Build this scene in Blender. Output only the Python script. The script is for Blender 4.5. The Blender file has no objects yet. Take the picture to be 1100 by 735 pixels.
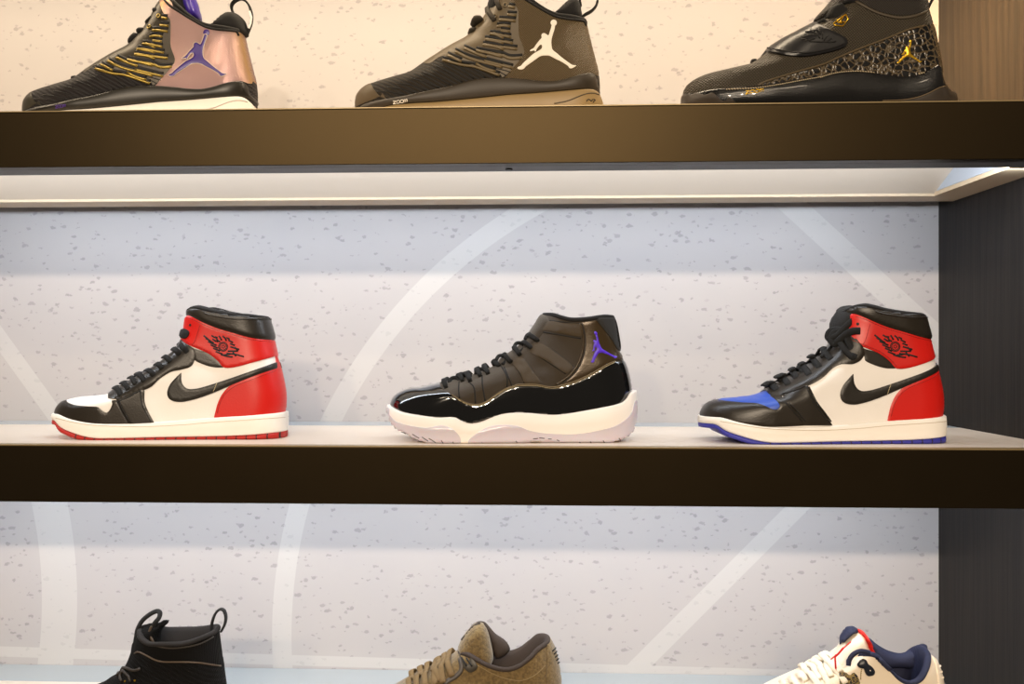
import bpy, bmesh, math
from mathutils import Vector
from mathutils.bvhtree import BVHTree
from mathutils.geometry import delaunay_2d_cdt

S = bpy.context.scene
COL = S.collection
# ---------------------------------------------------------------- camera
FPX, CX, CY = 1000.0, 517.0, 374.0
TH = math.atan(FPX / 23400.0)
CT, ST = math.cos(TH), math.sin(TH)
CAMZ = 1.45
cam = bpy.data.cameras.new('camera'); camo = bpy.data.objects.new('camera', cam); COL.objects.link(camo)
cam.sensor_width = 36; cam.lens = 36 * FPX / 1100
cam.shift_x = (550 - CX) / 1100; cam.shift_y = -(367.5 - CY) / 1100
cam.clip_start = 0.02
camo.location = (0, 0, CAMZ); camo.rotation_euler = (math.pi / 2, 0, TH)
S.camera = camo
S.view_settings.view_transform = 'Standard'; S.view_settings.look = 'None'
S.view_settings.gamma = 1; S.view_settings.use_curve_mapping = False
S.view_settings.exposure = 0.38

def P(px, py, Y):
    """the point of the place on the vertical plane Y that is seen at this spot of the photograph"""
    u = (px - CX) / FPX; v = (CY - py) / FPX
    t = Y / (CT + u * ST)
    return Vector((t * (u * CT - ST), Y, CAMZ + t * v))
def unP(p):
    x, y, z = p[0], p[1], p[2] - CAMZ
    d = -x * ST + y * CT; r = x * CT + y * ST
    return (CX + FPX * r / d, CY - FPX * z / d)

# ---------------------------------------------------------------- light
W = bpy.data.worlds.new('store_air'); S.world = W; W.use_nodes = True
W.node_tree.nodes['Background'].inputs[0].default_value = (1.0, 0.86, 0.70, 1)
W.node_tree.nodes['Background'].inputs[1].default_value = 0.08
def area(name, loc, target, sx, sy, power, color, spread=math.pi):
    l = bpy.data.lights.new(name, 'AREA'); l.shape = 'RECTANGLE'; l.size = sx; l.size_y = sy
    l.energy = power; l.color = color; l.spread = spread
    o = bpy.data.objects.new(name, l); COL.objects.link(o); o.location = loc
    o.rotation_euler = (Vector(target) - Vector(loc)).to_track_quat('-Z', 'Y').to_euler()
    return o
YF, YB = 1.12, 1.49
ZT = P(550, 113.5, YF).z; ZTB = P(550, 175.5, YF).z      # top shelf: top and bottom of its front board
ZM = P(550, 480, YF).z;   ZMB = P(550, 543, YF).z
ZL = P(550, 721.5, YB).z; ZLB = ZL - 0.07
ZU = ZT + 0.41                                            # the shelf above, out of frame, carries the warm strip
XR = P(1008.3, 374, YB).x
for k, x in enumerate((-1.5, -0.4, 0.5)):
    l = bpy.data.lights.new('track_spot', 'SPOT'); l.energy = (185, 210, 205)[k]; l.color = (1.0, 0.82, 0.62)
    l.spot_size = math.radians(60); l.spot_blend = 0.7; l.shadow_soft_size = 0.09
    o = bpy.data.objects.new('track_spot', l); COL.objects.link(o); o.location = (x, YF - 4.8, CAMZ + 1.57)
    o.rotation_euler = (Vector((x * .3, 1.3, CAMZ)) - o.location).to_track_quat('-Z', 'Y').to_euler()
area('ceiling_strip', (0.0, -1.3, CAMZ + 1.75), (0, 1.2, CAMZ), 3.0, 0.07, 16, (1.0, 0.82, 0.60))
area('warm_shelf_strip', (-0.1, YF + 0.10, ZU - 0.075), (-0.1, YF + 0.24, ZT), 2.0, 0.05, 5.4, (1.0, 0.80, 0.56))
area('added_panel_light', (XR - .28, YF + .16, ZU - .07), (XR, YF + .20, ZT + .08), .05, .05, 2.9, (1.0, 0.60, 0.24), math.radians(95))  # lamp added to warm and brighten the side panel
for zz, e in ((ZTB, 4.1), (ZMB, 4.3)):
    area('cool_shelf_strip', (-0.12, YF + 0.06, zz + 0.002), (-0.12, YB + 0.10, zz - 0.25), 1.7, 0.02, e, (0.83, 0.905, 1.0))

# ---------------------------------------------------------------- materials
def lin(c):
    return tuple(((v / 255) / 12.92 if v <= 10 else (((v / 255) + .055) / 1.055) ** 2.4) for v in c) + (1,)
def N(t, kind, **kw):
    n = t.nodes.new(kind)
    for k, v in kw.items(): setattr(n, k, v)
    return n
def mat(name, col, rough=.5, bump=None, metal=0, coat=0, spec=.5, var=0, sheen=0, trans=0, emit=0, second=None):
    """bump = (kind, scale, strength); kinds: grain, weave, twill, crackle, knit, felt, wood"""
    m = bpy.data.materials.new(name); m.use_nodes = True; t = m.node_tree; b = t.nodes['Principled BSDF']; L = t.links.new
    b.inputs['Base Color'].default_value = lin(col); b.inputs['Roughness'].default_value = rough
    b.inputs['Metallic'].default_value = metal; b.inputs['Coat Weight'].default_value = coat
    b.inputs['Coat Roughness'].default_value = .06; b.inputs['Specular IOR Level'].default_value = spec
    b.inputs['Sheen Weight'].default_value = sheen; b.inputs['Subsurface Weight'].default_value = trans
    b.inputs['Subsurface Scale'].default_value = .01
    if emit:
        b.inputs['Emission Color'].default_value = lin(col); b.inputs['Emission Strength'].default_value = emit
    tc = N(t, 'ShaderNodeTexCoord'); src = tc.outputs['Object']
    fac = None
    if bump:
        kind, sc, st = bump
        if kind in ('grain', 'felt'):
            n = N(t, 'ShaderNodeTexNoise'); n.inputs['Scale'].default_value = sc; n.inputs['Detail'].default_value = 5 if kind == 'felt' else 3
            L(src, n.inputs['Vector']); fac = n.outputs['Fac']
        elif kind == 'crackle':
            n = N(t, 'ShaderNodeTexVoronoi', feature='DISTANCE_TO_EDGE'); n.inputs['Scale'].default_value = sc
            ns = N(t, 'ShaderNodeTexNoise'); ns.inputs['Scale'].default_value = sc * .8
            mx = N(t, 'ShaderNodeMix', data_type='RGBA'); mx.inputs[0].default_value = .006
            L(src, ns.inputs['Vector']); L(src, mx.inputs[6]); L(ns.outputs['Color'], mx.inputs[7]); L(mx.outputs[2], n.inputs['Vector'])
            cr = N(t, 'ShaderNodeMapRange'); cr.inputs[1].default_value = 0.0; cr.inputs[2].default_value = .16
            L(n.outputs['Distance'], cr.inputs[0]); fac = cr.outputs[0]
        elif kind in ('weave', 'twill', 'knit', 'wood'):
            mp = N(t, 'ShaderNodeMapping'); L(src, mp.inputs['Vector'])
            if kind == 'twill': mp.inputs['Rotation'].default_value = (0, math.radians(40), 0)
            if kind == 'knit': mp.inputs['Rotation'].default_value = (0, math.radians(-28), 0)
            w1 = N(t, 'ShaderNodeTexWave', wave_type='BANDS', bands_direction='X'); w1.inputs['Scale'].default_value = sc
            w1.inputs['Distortion'].default_value = .4; L(mp.outputs[0], w1.inputs['Vector'])
            w2 = N(t, 'ShaderNodeTexWave', wave_type='BANDS', bands_direction='Z'); w2.inputs['Scale'].default_value = sc * (.35 if kind == 'knit' else 1)
            w2.inputs['Distortion'].default_value = .4; L(mp.outputs[0], w2.inputs['Vector'])
            mu = N(t, 'ShaderNodeMath', operation='MULTIPLY' if kind != 'twill' else 'MAXIMUM'); L(w1.outputs['Fac'], mu.inputs[0]); L(w2.outputs['Fac'], mu.inputs[1]); fac = mu.outputs[0]
        bp = N(t, 'ShaderNodeBump'); bp.inputs['Strength'].default_value = st; bp.inputs['Distance'].default_value = .001
        L(fac, bp.inputs['Height']); L(bp.outputs[0], b.inputs['Normal'])
    if second is not None and fac is not None:
        mx = N(t, 'ShaderNodeMix', data_type='RGBA'); mx.inputs[6].default_value = lin(second); mx.inputs[7].default_value = lin(col)
        L(fac, mx.inputs[0]); L(mx.outputs[2], b.inputs['Base Color'])
    elif var:
        n = N(t, 'ShaderNodeTexNoise'); n.inputs['Scale'].default_value = 18; n.inputs['Detail'].default_value = 4; L(src, n.inputs['Vector'])
        mr = N(t, 'ShaderNodeMapRange'); mr.inputs[1].default_value = .3; mr.inputs[2].default_value = .7; mr.inputs[3].default_value = 1 - var; mr.inputs[4].default_value = 1 + var * .4
        L(n.outputs['Fac'], mr.inputs[0])
        mx = N(t, 'ShaderNodeMix', data_type='RGBA', blend_type='MULTIPLY'); mx.inputs[0].default_value = 1; mx.inputs[6].default_value = lin(col)
        L(mr.outputs[0], mx.inputs[7]); L(mx.outputs[2], b.inputs['Base Color'])
    return m

# ---------------------------------------------------------------- basic helpers
def link(name, verts, faces, m, parent=None, smooth=True, loc=None):
    me = bpy.data.meshes.new(name); me.from_pydata([tuple(v) for v in verts], [], faces); me.update()
    me.materials.append(m)
    if smooth:
        for p in me.polygons: p.use_smooth = True
    bm = bmesh.new(); bm.from_mesh(me); bmesh.ops.recalc_face_normals(bm, faces=bm.faces); bm.to_mesh(me); bm.free()
    o = bpy.data.objects.new(name, me); COL.objects.link(o)
    if parent: o.parent = parent
    if loc: o.location = loc
    return o
class MB:
    def __init__(s): s.v = []; s.f = []
    def add(s, v, f):
        n = len(s.v); s.v += [Vector(x) for x in v]; s.f += [tuple(i + n for i in q) for q in f]
    def box(s, a, b):
        x0, y0, z0 = a; x1, y1, z1 = b
        s.add([(x0, y0, z0), (x1, y0, z0), (x1, y1, z0), (x0, y1, z0), (x0, y0, z1), (x1, y0, z1), (x1, y1, z1), (x0, y1, z1)],
              [(0, 3, 2, 1), (4, 5, 6, 7), (0, 1, 5, 4), (1, 2, 6, 5), (2, 3, 7, 6), (3, 0, 4, 7)])
    def build(s, name, m, parent=None, smooth=False, bevel=0, origin=None):
        vs = [v - Vector(origin) for v in s.v] if origin else s.v
        o = link(name, vs, s.f, m, parent, smooth)
        if bevel:
            b = o.modifiers.new('bevel', 'BEVEL'); b.width = bevel; b.segments = 2; b.limit_method = 'ANGLE'
        return o
def empty(name, loc, label, cat, group=None):
    o = bpy.data.objects.new(name, None); COL.objects.link(o); o.location = loc; o.empty_display_size = .05
    o['label'] = label; o['category'] = cat
    if group: o['group'] = group
    return o
def cr(pts, n=8, closed=False):
    """smooth curve through the points; a point with a third value 1 is a corner"""
    q = [Vector((p[0], p[1])) for p in pts]; c = [len(p) > 2 and p[2] == 1 for p in pts]; m = len(q); out = []
    rng = range(m if closed else m - 1)
    for i in rng:
        p1, p2 = q[i], q[(i + 1) % m]
        p0 = q[(i - 1) % m] if (closed or i > 0) else p1; p3 = q[(i + 2) % m] if (closed or i + 2 < m) else p2
        t1 = Vector((0, 0)) if c[i] else (p2 - p0) * .5; t2 = Vector((0, 0)) if c[(i + 1) % m] else (p3 - p1) * .5
        d = (p2 - p1).length
        for t, k in ((t1, 0), (t2, 1)):
            if t.length > d: t *= d / t.length
        for k in range(n):
            s = k / n; s2 = s * s; s3 = s2 * s
            out.append(p1 * (2 * s3 - 3 * s2 + 1) + t1 * (s3 - 2 * s2 + s) + p2 * (-2 * s3 + 3 * s2) + t2 * (s3 - s2))
    if not closed: out.append(q[-1].copy())
    return out
def resample(pts, params):
    L = [0]
    for a, b in zip(pts, pts[1:]): L.append(L[-1] + (b - a).length)
    out = []; j = 0
    for s in params:
        d = s * L[-1]
        while j < len(L) - 2 and L[j + 1] < d: j += 1
        h = (d - L[j]) / max(L[j + 1] - L[j], 1e-9); out.append(pts[j].lerp(pts[j + 1], min(max(h, 0), 1)))
    return out
def interp(x, tab):
    if x <= tab[0][0]: return tab[0][1]
    for (a, b), (c, d) in zip(tab, tab[1:]):
        if x <= c: 
            s = (x - a) / (c - a); return b + (d - b) * s
    return tab[-1][1]
def Z(x0, y0, s):
    return lambda *pts: [(x0 + p[0] / s, y0 + p[1] / s) + tuple(p[2:]) for p in pts]

PLAN = [(0, .046), (.12, .050), (.28, .0525), (.42, .049), (.58, .043), (.75, .0385), (.9, .037), (1, .035)]
def superell(u, p):
    u = min(max(u, 0), 1); return (1 - (1 - u) ** p) ** (1 / p)

class Shoe:
    def __init__(s, name, label, toe, heel, base_z, Yn, hw=.052, scale=1.0, view=None):
        s.Yn = Yn; s.Ym = Yn + hw
        xa = P(toe, 400, s.Ym).x; xb = P(heel, 400, s.Ym).x
        s.org = Vector(((xa + xb) / 2, s.Ym, base_z)); s.xa = xa - s.org.x; s.L = xb - xa
        s.root = empty(name, s.org, label, 'sneaker'); s.view = s.org.copy(); s.k = 1.0; s.kz = 1.0
    # seen spot -> local point on the plane dy in front of the middle
    def at(s, px, py, y=0.0):
        return s.loc(P(px, py, s.view.y + y * s.k))
    def loc(s, p):
        v = p - s.view; return Vector((v.x / s.k, v.y / s.k, v.z / s.kz))
    def wor(s, v):
        return s.view + Vector((v.x * s.k, v.y * s.k, v.z * s.kz))
    def move(s, toe, heel, Yn, z, kz=None):
        """stand the finished shoe on another spot, at the length seen there"""
        ym = Yn + .052; xa = P(toe, 400, ym).x; xb = P(heel, 400, ym).x; s.k = (xb - xa) / s.L; s.kz = kz or s.k
        s.org = Vector(((xa + xb) / 2, ym, z)); s.root.location = s.org; s.root.scale = (s.k, s.k, s.kz); s.view = s.org.copy()
    def w(s, x, extra=0):
        return interp((x - s.xa) / s.L, PLAN) + extra
    def sole(s, name, m, top, bot, extra=.003, floor=True, toe_x=None, heel_x=None, bulge=.0015, parent=None, lt=.075, lh=.042, n=72):
        """a solid slab around the foot plan; top and bot are its edges as seen on the near side"""
        T = cr(top, 6); B = cr(bot, 6)
        tt = sorted((p.x, p.y) for p in T); bb = sorted((p.x, p.y) for p in B)
        x0 = s.at(toe_x if toe_x is not None else min(tt[0][0], bb[0][0]), 400).x; x1 = s.at(heel_x if heel_x is not None else max(tt[-1][0], bb[-1][0]), 400).x
        g0 = unP(s.wor(Vector((x0, 0, 0))))[0]; g1 = unP(s.wor(Vector((x1, 0, 0))))[0]
        for _ in range(4):
            a0, a1 = 1e9, -1e9
            for i in range(81):
                x = x0 + (x1 - x0) * (1 - math.cos(math.pi * i / 80)) / 2; w = s.w(x, extra) * superell((x - x0) / lt, 2.3) * superell((x1 - x) / lh, 2.5)
                for y in (-w, w):
                    p = unP(s.wor(Vector((x, y, 0))))[0]; a0 = min(a0, p); a1 = max(a1, p)
            x0 += (g0 - a0) * s.Ym / FPX; x1 += (g1 - a1) * s.Ym / FPX
        v = []; f = []; R = 14
        for i in range(n + 1):
            x = x0 + (x1 - x0) * (1 - math.cos(math.pi * i / n)) / 2
            w = s.w(x, extra) * superell((x - x0) / lt, 2.3) * superell((x1 - x) / lh, 2.5)
            w = max(w, .0008)
            q = unP(s.wor(Vector((x, -.045, 0))))
            for _ in range(2):
                zt = s.at(q[0], interp(q[0], tt), -.045).z; zb = s.at(q[0], interp(q[0], bb), -.045).z
                q = unP(s.wor(Vector((x, -.045, (zt + zb) / 2))))
            if floor: zb = max(zb, 0.0)
            if zt < zb + .001: zt = zb + .001
            h = zt - zb; r = min(.0025, h * .35, w * .5)
            sec = [(0, zb), (w - r - .001, zb), (w - r * .3, zb + r * .3), (w, zb + r), (w + bulge, zb + h * .5), (w, zt - r), (w - r * .3, zt - r * .3), (w - r - .001, zt), (0, zt)]
            ring = [(-a, b) for a, b in sec] + [(a, b) for a, b in reversed(sec[1:-1])]
            R = len(ring); v += [Vector((x, a, b)) for a, b in ring]
        for i in range(n):
            for k in range(R):
                f.append((i * R + k, (i + 1) * R + k, (i + 1) * R + (k + 1) % R, i * R + (k + 1) % R))
        f.append(tuple(range(R))); f.append(tuple(n * R + k for k in reversed(range(R))))
        o = link(name, v, f, m, parent or s.root)
        s.solebvh = BVHTree.FromPolygons(v, f); s.lastv = v
        return o
    def body(s, name, m, front, back, top, bottom, wt=.034, lf=((0, .070), (.4, .055), (.75, .042), (1, .036)), lb=.040, pf=2.1, lining=None, depth=.06, taper=.10, rim=.0045, lip=.0012, ns=72, nt=46):
        F = [Vector((a.x, 0, a.z)) for a in (s.at(p.x, p.y) for p in cr(front, 8))]
        Bk = [s.at(p.x, p.y) for p in cr(back, 8)]; Tp = [s.at(p.x, p.y, -wt) for p in cr(top, 8)]; Bt = [s.at(p.x, p.y, -s.w(s.at(p.x, 400).x)) for p in cr(bottom, 8)]
        two = lambda l: [Vector((a.x, a.z)) for a in l]
        F, Bk, Tp, Bt = map(two, (F, Bk, Tp, Bt))
        ss = [(1 - math.cos(math.pi * i / ns)) / 2 for i in range(ns + 1)]; ts = [j / nt for j in range(nt + 1)]
        F = resample(F, ts); Bk = resample(Bk, ts); Tp = resample(Tp, ss); Bt = resample(Bt, ss)
        # pull the ends of top and bottom onto the corners
        for C, a, b in ((Tp, F[-1], Bk[-1]), (Bt, F[0], Bk[0])):
            da = a - C[0]; db = b - C[-1]
            for i, q in enumerate(ss): C[i] = C[i] + da * (1 - q) ** 3 + db * q ** 3
        rows = []
        for j, t in enumerate(ts):
            row = []
            for i, q in enumerate(ss):
                c = F[j] * (1 - q) + Bk[j] * q + Bt[i] * (1 - t) + Tp[i] * t - (F[0] * (1 - q) * (1 - t) + Bk[0] * q * (1 - t) + F[-1] * (1 - q) * t + Bk[-1] * q * t)
                row.append(c)
            rows.append(row)
        v = []; f = []; R = 2 * ns
        def yw(j, i):
            t = ts[j]; c = rows[j][i]
            d = (c - rows[j][0]).length; e = (c - rows[j][-1]).length
            w = s.w(c.x) * (1 - taper * t)
            if t > .45:
                k = (t - .45) / .55; k = k * k * (3 - 2 * k); w = w * (1 - k) + wt * k
            a = interp(t, lf)
            return w * superell(d / a, pf) * superell(e / lb, 2.3)
        for _ in range(2):
            da = []; db = []
            for j in range(nt + 1):
                pr = [unP(s.wor(Vector((rows[j][i].x, sg * yw(j, i), rows[j][i].y))))[0] for i in range(ns + 1) for sg in (-1, 1)]
                e0 = unP(s.wor(Vector((rows[j][0].x, 0, rows[j][0].y))))[0]; e1 = unP(s.wor(Vector((rows[j][-1].x, 0, rows[j][-1].y))))[0]
                da.append((e0 - min(pr)) * s.Ym / FPX); db.append((e1 - max(pr)) * s.Ym / FPX)
            for j in range(nt + 1):
                lo, hi = max(0, j - 3), min(nt, j + 3); a = sum(da[lo:hi + 1]) / (hi - lo + 1) * .5; b = sum(db[lo:hi + 1]) / (hi - lo + 1) * .5
                for i, q in enumerate(ss): rows[j][i] = rows[j][i] + Vector((a * (1 - q) ** 2 + b * q ** 2, 0))
        for j in range(nt + 1):
            for i in range(ns + 1): rows[j][i].y = max(rows[j][i].y, .006)
        for j in range(nt + 1):
            for i in range(ns + 1):
                c = rows[j][i]; v.append(Vector((c.x, -yw(j, i), c.y)))
            for i in range(ns - 1, 0, -1):
                c = rows[j][i]; v.append(Vector((c.x, yw(j, i), c.y)))
        for j in range(nt):
            for k in range(R):
                f.append((j * R + k, (j + 1) * R + k, (j + 1) * R + (k + 1) % R, j * R + (k + 1) % R))
        s.bv, s.bf = v, f
        s.bvh = BVHTree.FromPolygons(v, f)
        o = link(name, v, f, m, s.root)
        s.bodyo = o
        ring = v[nt * R:(nt + 1) * R]
        cxx = sum(p.x for p in ring) / R; hx = (max(p.x for p in ring) - min(p.x for p in ring)) / 2
        v2 = []; f2 = []
        prof = [(.0005, -.003), (-lip, -.0018), (-lip, .0008), (-lip * .4, .0026), (rim * .5, .0030), (rim, .0014), (rim + .001, -.003)] + [(rim + .0015, -.003 - depth * k / 6) for k in range(1, 7)]
        for d, dz in prof:
            for p in ring:
                v2.append(Vector((cxx + (p.x - cxx) * (1 - d / hx), p.y * (1 - d / max(wt, .02)), p.z + dz)))
        for j in range(len(prof) - 1):
            for k in range(R): f2.append((j * R + k, (j + 1) * R + k, (j + 1) * R + (k + 1) % R, j * R + (k + 1) % R))
        f2.append(tuple((len(prof) - 1) * R + k for k in range(R)))
        s.lin = link('lining', v2, f2, lining or m, s.root)
        return o
    def ray(s, px, py, bvh=None):
        bvh = bvh or s.bvh
        c = s.loc(Vector((0, 0, CAMZ))); d = (s.at(px, py) - c).normalized()
        h, n, _, _ = bvh.ray_cast(c, d)
        if h is None:
            q = s.at(px, py); h, n, _, _ = bvh.find_nearest(q)
            if n is None: n = Vector((0, -1, 0))
            h = Vector((h.x, -abs(h.y), h.z)); n = Vector((n.x, -abs(n.y), n.z))
        if n.dot(d) > 0: n = -n
        return h, n
    def flat(s, px, py, bvh=None):
        """seen spot -> (x, z) of the side of the shoe that is seen there; past the outline, on the middle plane"""
        bvh = bvh or s.bvh
        c = s.loc(Vector((0, 0, CAMZ))); q = s.at(px, py); d = (q - c).normalized()
        h, n, _, _ = bvh.ray_cast(c, d)
        if h is None or h.y > 0:
            g, _, _, _ = bvh.find_nearest(q)
            e = s.at(px, py, g.y); return Vector((e.x * 1000, e.z * 1000))
        return Vector((h.x * 1000, h.z * 1000))
    def side(s, p, bvh=None):
        bvh = bvh or s.bvh; x, z = p.x / 1000, p.y / 1000
        h, n, _, _ = bvh.ray_cast(Vector((x, -.2, z)), Vector((0, 1, 0)))
        if h is None or h.y > -.0002:
            h, n, _, _ = bvh.find_nearest(Vector((x, 0, z)))
            n = Vector((n.x, 0, n.z)); q = Vector((x, 0, z)) - h; q.y = 0
            if n.dot(q) < 0: n = -n
            n = n.normalized() if n.length > 1e-4 else Vector((-1, 0, 0))
            return Vector((h.x, 0, h.z)), n, True
        if n.y > 0: n = -n
        return h, n, False
    def panel(s, name, m, pts, off=.001, step=2.6, mirror=True, bvh=None, smooth=5, parent=None, closed=True, puff=0):
        """a piece of leather, rubber or print laid on the side of the shoe; the far side gets its twin"""
        poly = cr(pts, smooth, True) if smooth > 1 else [Vector(p[:2]) for p in pts]
        L = sum((poly[i] - poly[(i + 1) % len(poly)]).length for i in range(len(poly)))
        nb = max(8, int(L / (step * .5))); poly = resample(poly + [poly[0]], [i / nb for i in range(nb)]) if smooth > 1 else poly
        poly = [s.flat(p.x, p.y, bvh) for p in poly]
        poly = [p for i, p in enumerate(poly) if (p - poly[i - 1]).length > .15]
        xs = [p.x for p in poly]; ys = [p.y for p in poly]; inner = []; n = len(poly)
        def ed(x, y):
            m_ = 1e9; r = False
            for i in range(n):
                a, b = poly[i], poly[(i + 1) % n]; ab = b - a; t = max(0, min(1, ((x - a.x) * ab.x + (y - a.y) * ab.y) / max(ab.length_squared, 1e-9)))
                m_ = min(m_, math.hypot(a.x + ab.x * t - x, a.y + ab.y * t - y))
                if (a.y > y) != (b.y > y) and x < (b.x - a.x) * (y - a.y) / (b.y - a.y) + a.x: r = not r
            return m_ if r else -m_
        y = min(ys) + step / 2; k = 0
        while y < max(ys):
            x = min(xs) + (step / 2 if k % 2 else 0)
            while x < max(xs):
                if ed(x, y) > step * .45: inner.append(Vector((x, y)))
                x += step
            y += step * .87; k += 1
        vs, _, fs, _, _, _ = delaunay_2d_cdt(poly + inner, [], [list(range(n))], 1, 1e-5)
        hits = [s.side(p, bvh) for p in vs]
        fs = [q for q in fs if not all(hits[i][2] for i in q)]
        cnt = {}
        for q in fs:
            for a, b in zip(q, q[1:] + q[:1]): cnt[(min(a, b), max(a, b))] = cnt.get((min(a, b), max(a, b)), 0) + 1
        if puff: pv = [puff * superell(max(ed(p.x, p.y), 0) / 7.0, 2) for p in vs]
        else: pv = [.35 * off * (superell(max(ed(p.x, p.y), 0) / 2.0, 2) - 1) for p in vs]
        V = [h + nn * (off + e) for (h, nn, ms), e in zip(hits, pv)]; Fc = [tuple(q) for q in fs]; wraps = False
        for (a, b), c in cnt.items():
            if c == 1:
                if hits[a][2] and hits[b][2]: wraps = True; continue
                i0 = len(V); V += [V[a].copy(), V[b].copy(), hits[b][0] - hits[b][1] * .0008, hits[a][0] - hits[a][1] * .0008]
                Fc.append((i0, i0 + 1, i0 + 2, i0 + 3))
        def mk(VV, FF, weld):
            me = bpy.data.meshes.new(name); me.from_pydata([tuple(p) for p in VV], [], FF); me.update(); me.materials.append(m)
            bm = bmesh.new(); bm.from_mesh(me)
            if weld: bmesh.ops.remove_doubles(bm, verts=[q for q in bm.verts if abs(q.co.y) < 1e-5], dist=.0012)
            bmesh.ops.delete(bm, geom=[q for q in bm.verts if not q.link_faces], context='VERTS')
            bm.to_mesh(me); bm.free()
            for p in me.polygons: p.use_smooth = True
            o = bpy.data.objects.new(name, me); COL.objects.link(o); o.parent = parent or s.root; return o
        MV = [Vector((p.x, -p.y, p.z)) for p in V]
        if mirror and wraps:
            k0 = len(V); return mk(V + MV, Fc + [tuple(i + k0 for i in reversed(q)) for q in Fc], True)
        o = mk(V, Fc, False)
        if mirror: mk(MV, [tuple(reversed(q)) for q in Fc], False)
        return o
    def sweep(s, name, m, path, norms, w, th, parent=None, mb=None, closed=False):
        """a ribbon or cord: an oval section carried along the path"""
        K = 8; v = []; f = []; n = len(path)
        for i, (p, nn) in enumerate(zip(path, norms)):
            a = path[(i - 1) % n] if (i > 0 or closed) else p; b = path[(i + 1) % n] if (i < n - 1 or closed) else p
            t = (b - a); t = t.normalized() if t.length > 1e-9 else Vector((1, 0, 0))
            sd = t.cross(nn); sd = sd.normalized() if sd.length > 1e-6 else Vector((0, 1, 0)); up = sd.cross(t).normalized()
            for k in range(K):
                an = 2 * math.pi * k / K; c_, s_ = math.cos(an), math.sin(an)
                c_ = math.copysign(abs(c_) ** .7, c_); s_ = math.copysign(abs(s_) ** .7, s_)
                v.append(p + sd * (w * c_) + up * (th * s_))
        for i in range(n if closed else n - 1):
            for k in range(K):
                f.append((i * K + k, i * K + (k + 1) % K, ((i + 1) % n) * K + (k + 1) % K, ((i + 1) % n) * K + k))
        if not closed: f.append(tuple(reversed(range(K)))); f.append(tuple((n - 1) * K + k for k in range(K)))
        if mb is not None: mb.add(v, f); return None
        return link(name, v, f, m, parent or s.root)
    def stroke(s, name, m, pts, w=.0006, th=None, off=.0006, mirror=False, bvh=None, parent=None, mb=None, step=3.0, smooth=True, dash=None):
        c = cr(pts, 6) if smooth else [Vector(p[:2]) for p in pts]
        L = sum((a - b).length for a, b in zip(c, c[1:])); n = max(2, int(L / step)); c = resample(c, [i / n for i in range(n + 1)])
        H = [s.ray(p.x, p.y, bvh) for p in c]
        own = mb is None; mb = mb or MB()
        pp = [h + nn * off for h, nn in H]; nn = [q[1] for q in H]
        s.sweep(name, m, pp, nn, w, th or w, mb=mb)
        if own:
            o = mb.build(name, m, parent or s.root, smooth=True)
            if mirror:
                mb2 = MB(); s.sweep(name, m, [Vector((p.x, -p.y, p.z)) for p in pp], [Vector((q.x, -q.y, q.z)) for q in nn], w, th or w, mb=mb2); mb2.build(name, m, parent or s.root, smooth=True)
            return o
    def lace(s, m, a, ridge, w=.0036, th=.0014, lift=.003, bow=.0015, name='lace'):
        """one run of lace: from the near eyelet over the ridge to the far eyelet"""
        h, n = s.ray(*a); r = s.at(ridge[0], ridge[1]); pa = h + n * (.001 + th)
        mid = s.ray((a[0] * .5 + ridge[0] * .5), (a[1] * .5 + ridge[1] * .5)); pm = mid[0] + mid[1] * (.0015 + th + bow)
        st = h - n * .003
        near = [st, pa, pm, Vector((r.x, -.008, r.z - .0008)), Vector((r.x, 0, r.z))]
        nn = [n, n, mid[1], (mid[1] + Vector((-.5, 0, .8))).normalized(), Vector((-.45, 0, .9)).normalized()]
        pts = near + [Vector((p.x, -p.y, p.z)) for p in reversed(near[:-1])]
        nr = nn + [Vector((p.x, -p.y, p.z)) for p in reversed(nn[:-1])]
        P2 = []; N2 = []
        for i in range(len(pts) - 1):
            p0 = pts[max(i - 1, 0)]; p1 = pts[i]; p2 = pts[i + 1]; p3 = pts[min(i + 2, len(pts) - 1)]
            for k in range(5):
                t = k / 5; P2.append(.5 * ((2 * p1) + (p2 - p0) * t + (2 * p0 - 5 * p1 + 4 * p2 - p3) * t * t + (3 * p1 - p0 - 3 * p2 + p3) * t ** 3)); N2.append(nr[i].lerp(nr[i + 1], t).normalized())
        P2.append(pts[-1]); N2.append(nr[-1])
        return s.sweep(name, m, P2, N2, w, th)
    def free(s, name, m, pts, w=.0025, th=.0012, nrm=(0, -1, 0), parent=None, closed=False):
        """free standing cord or strap through (px, py, y) with y measured from the middle of the shoe, + away"""
        q = [s.at(p[0], p[1], p[2]) for p in pts]; out = []
        n = len(q)
        for i in range(n if closed else n - 1):
            g = lambda j: q[j % n] if closed else q[min(max(j, 0), n - 1)]
            p0, p1, p2, p3 = g(i - 1), g(i), g(i + 1), g(i + 2)
            for k in range(6):
                t = k / 6; out.append(.5 * ((2 * p1) + (p2 - p0) * t + (2 * p0 - 5 * p1 + 4 * p2 - p3) * t * t + (3 * p1 - p0 - 3 * p2 + p3) * t ** 3))
        if not closed: out.append(q[-1])
        return s.sweep(name, m, out, [Vector(nrm)] * len(out), w, th, parent=parent, closed=closed)
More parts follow.
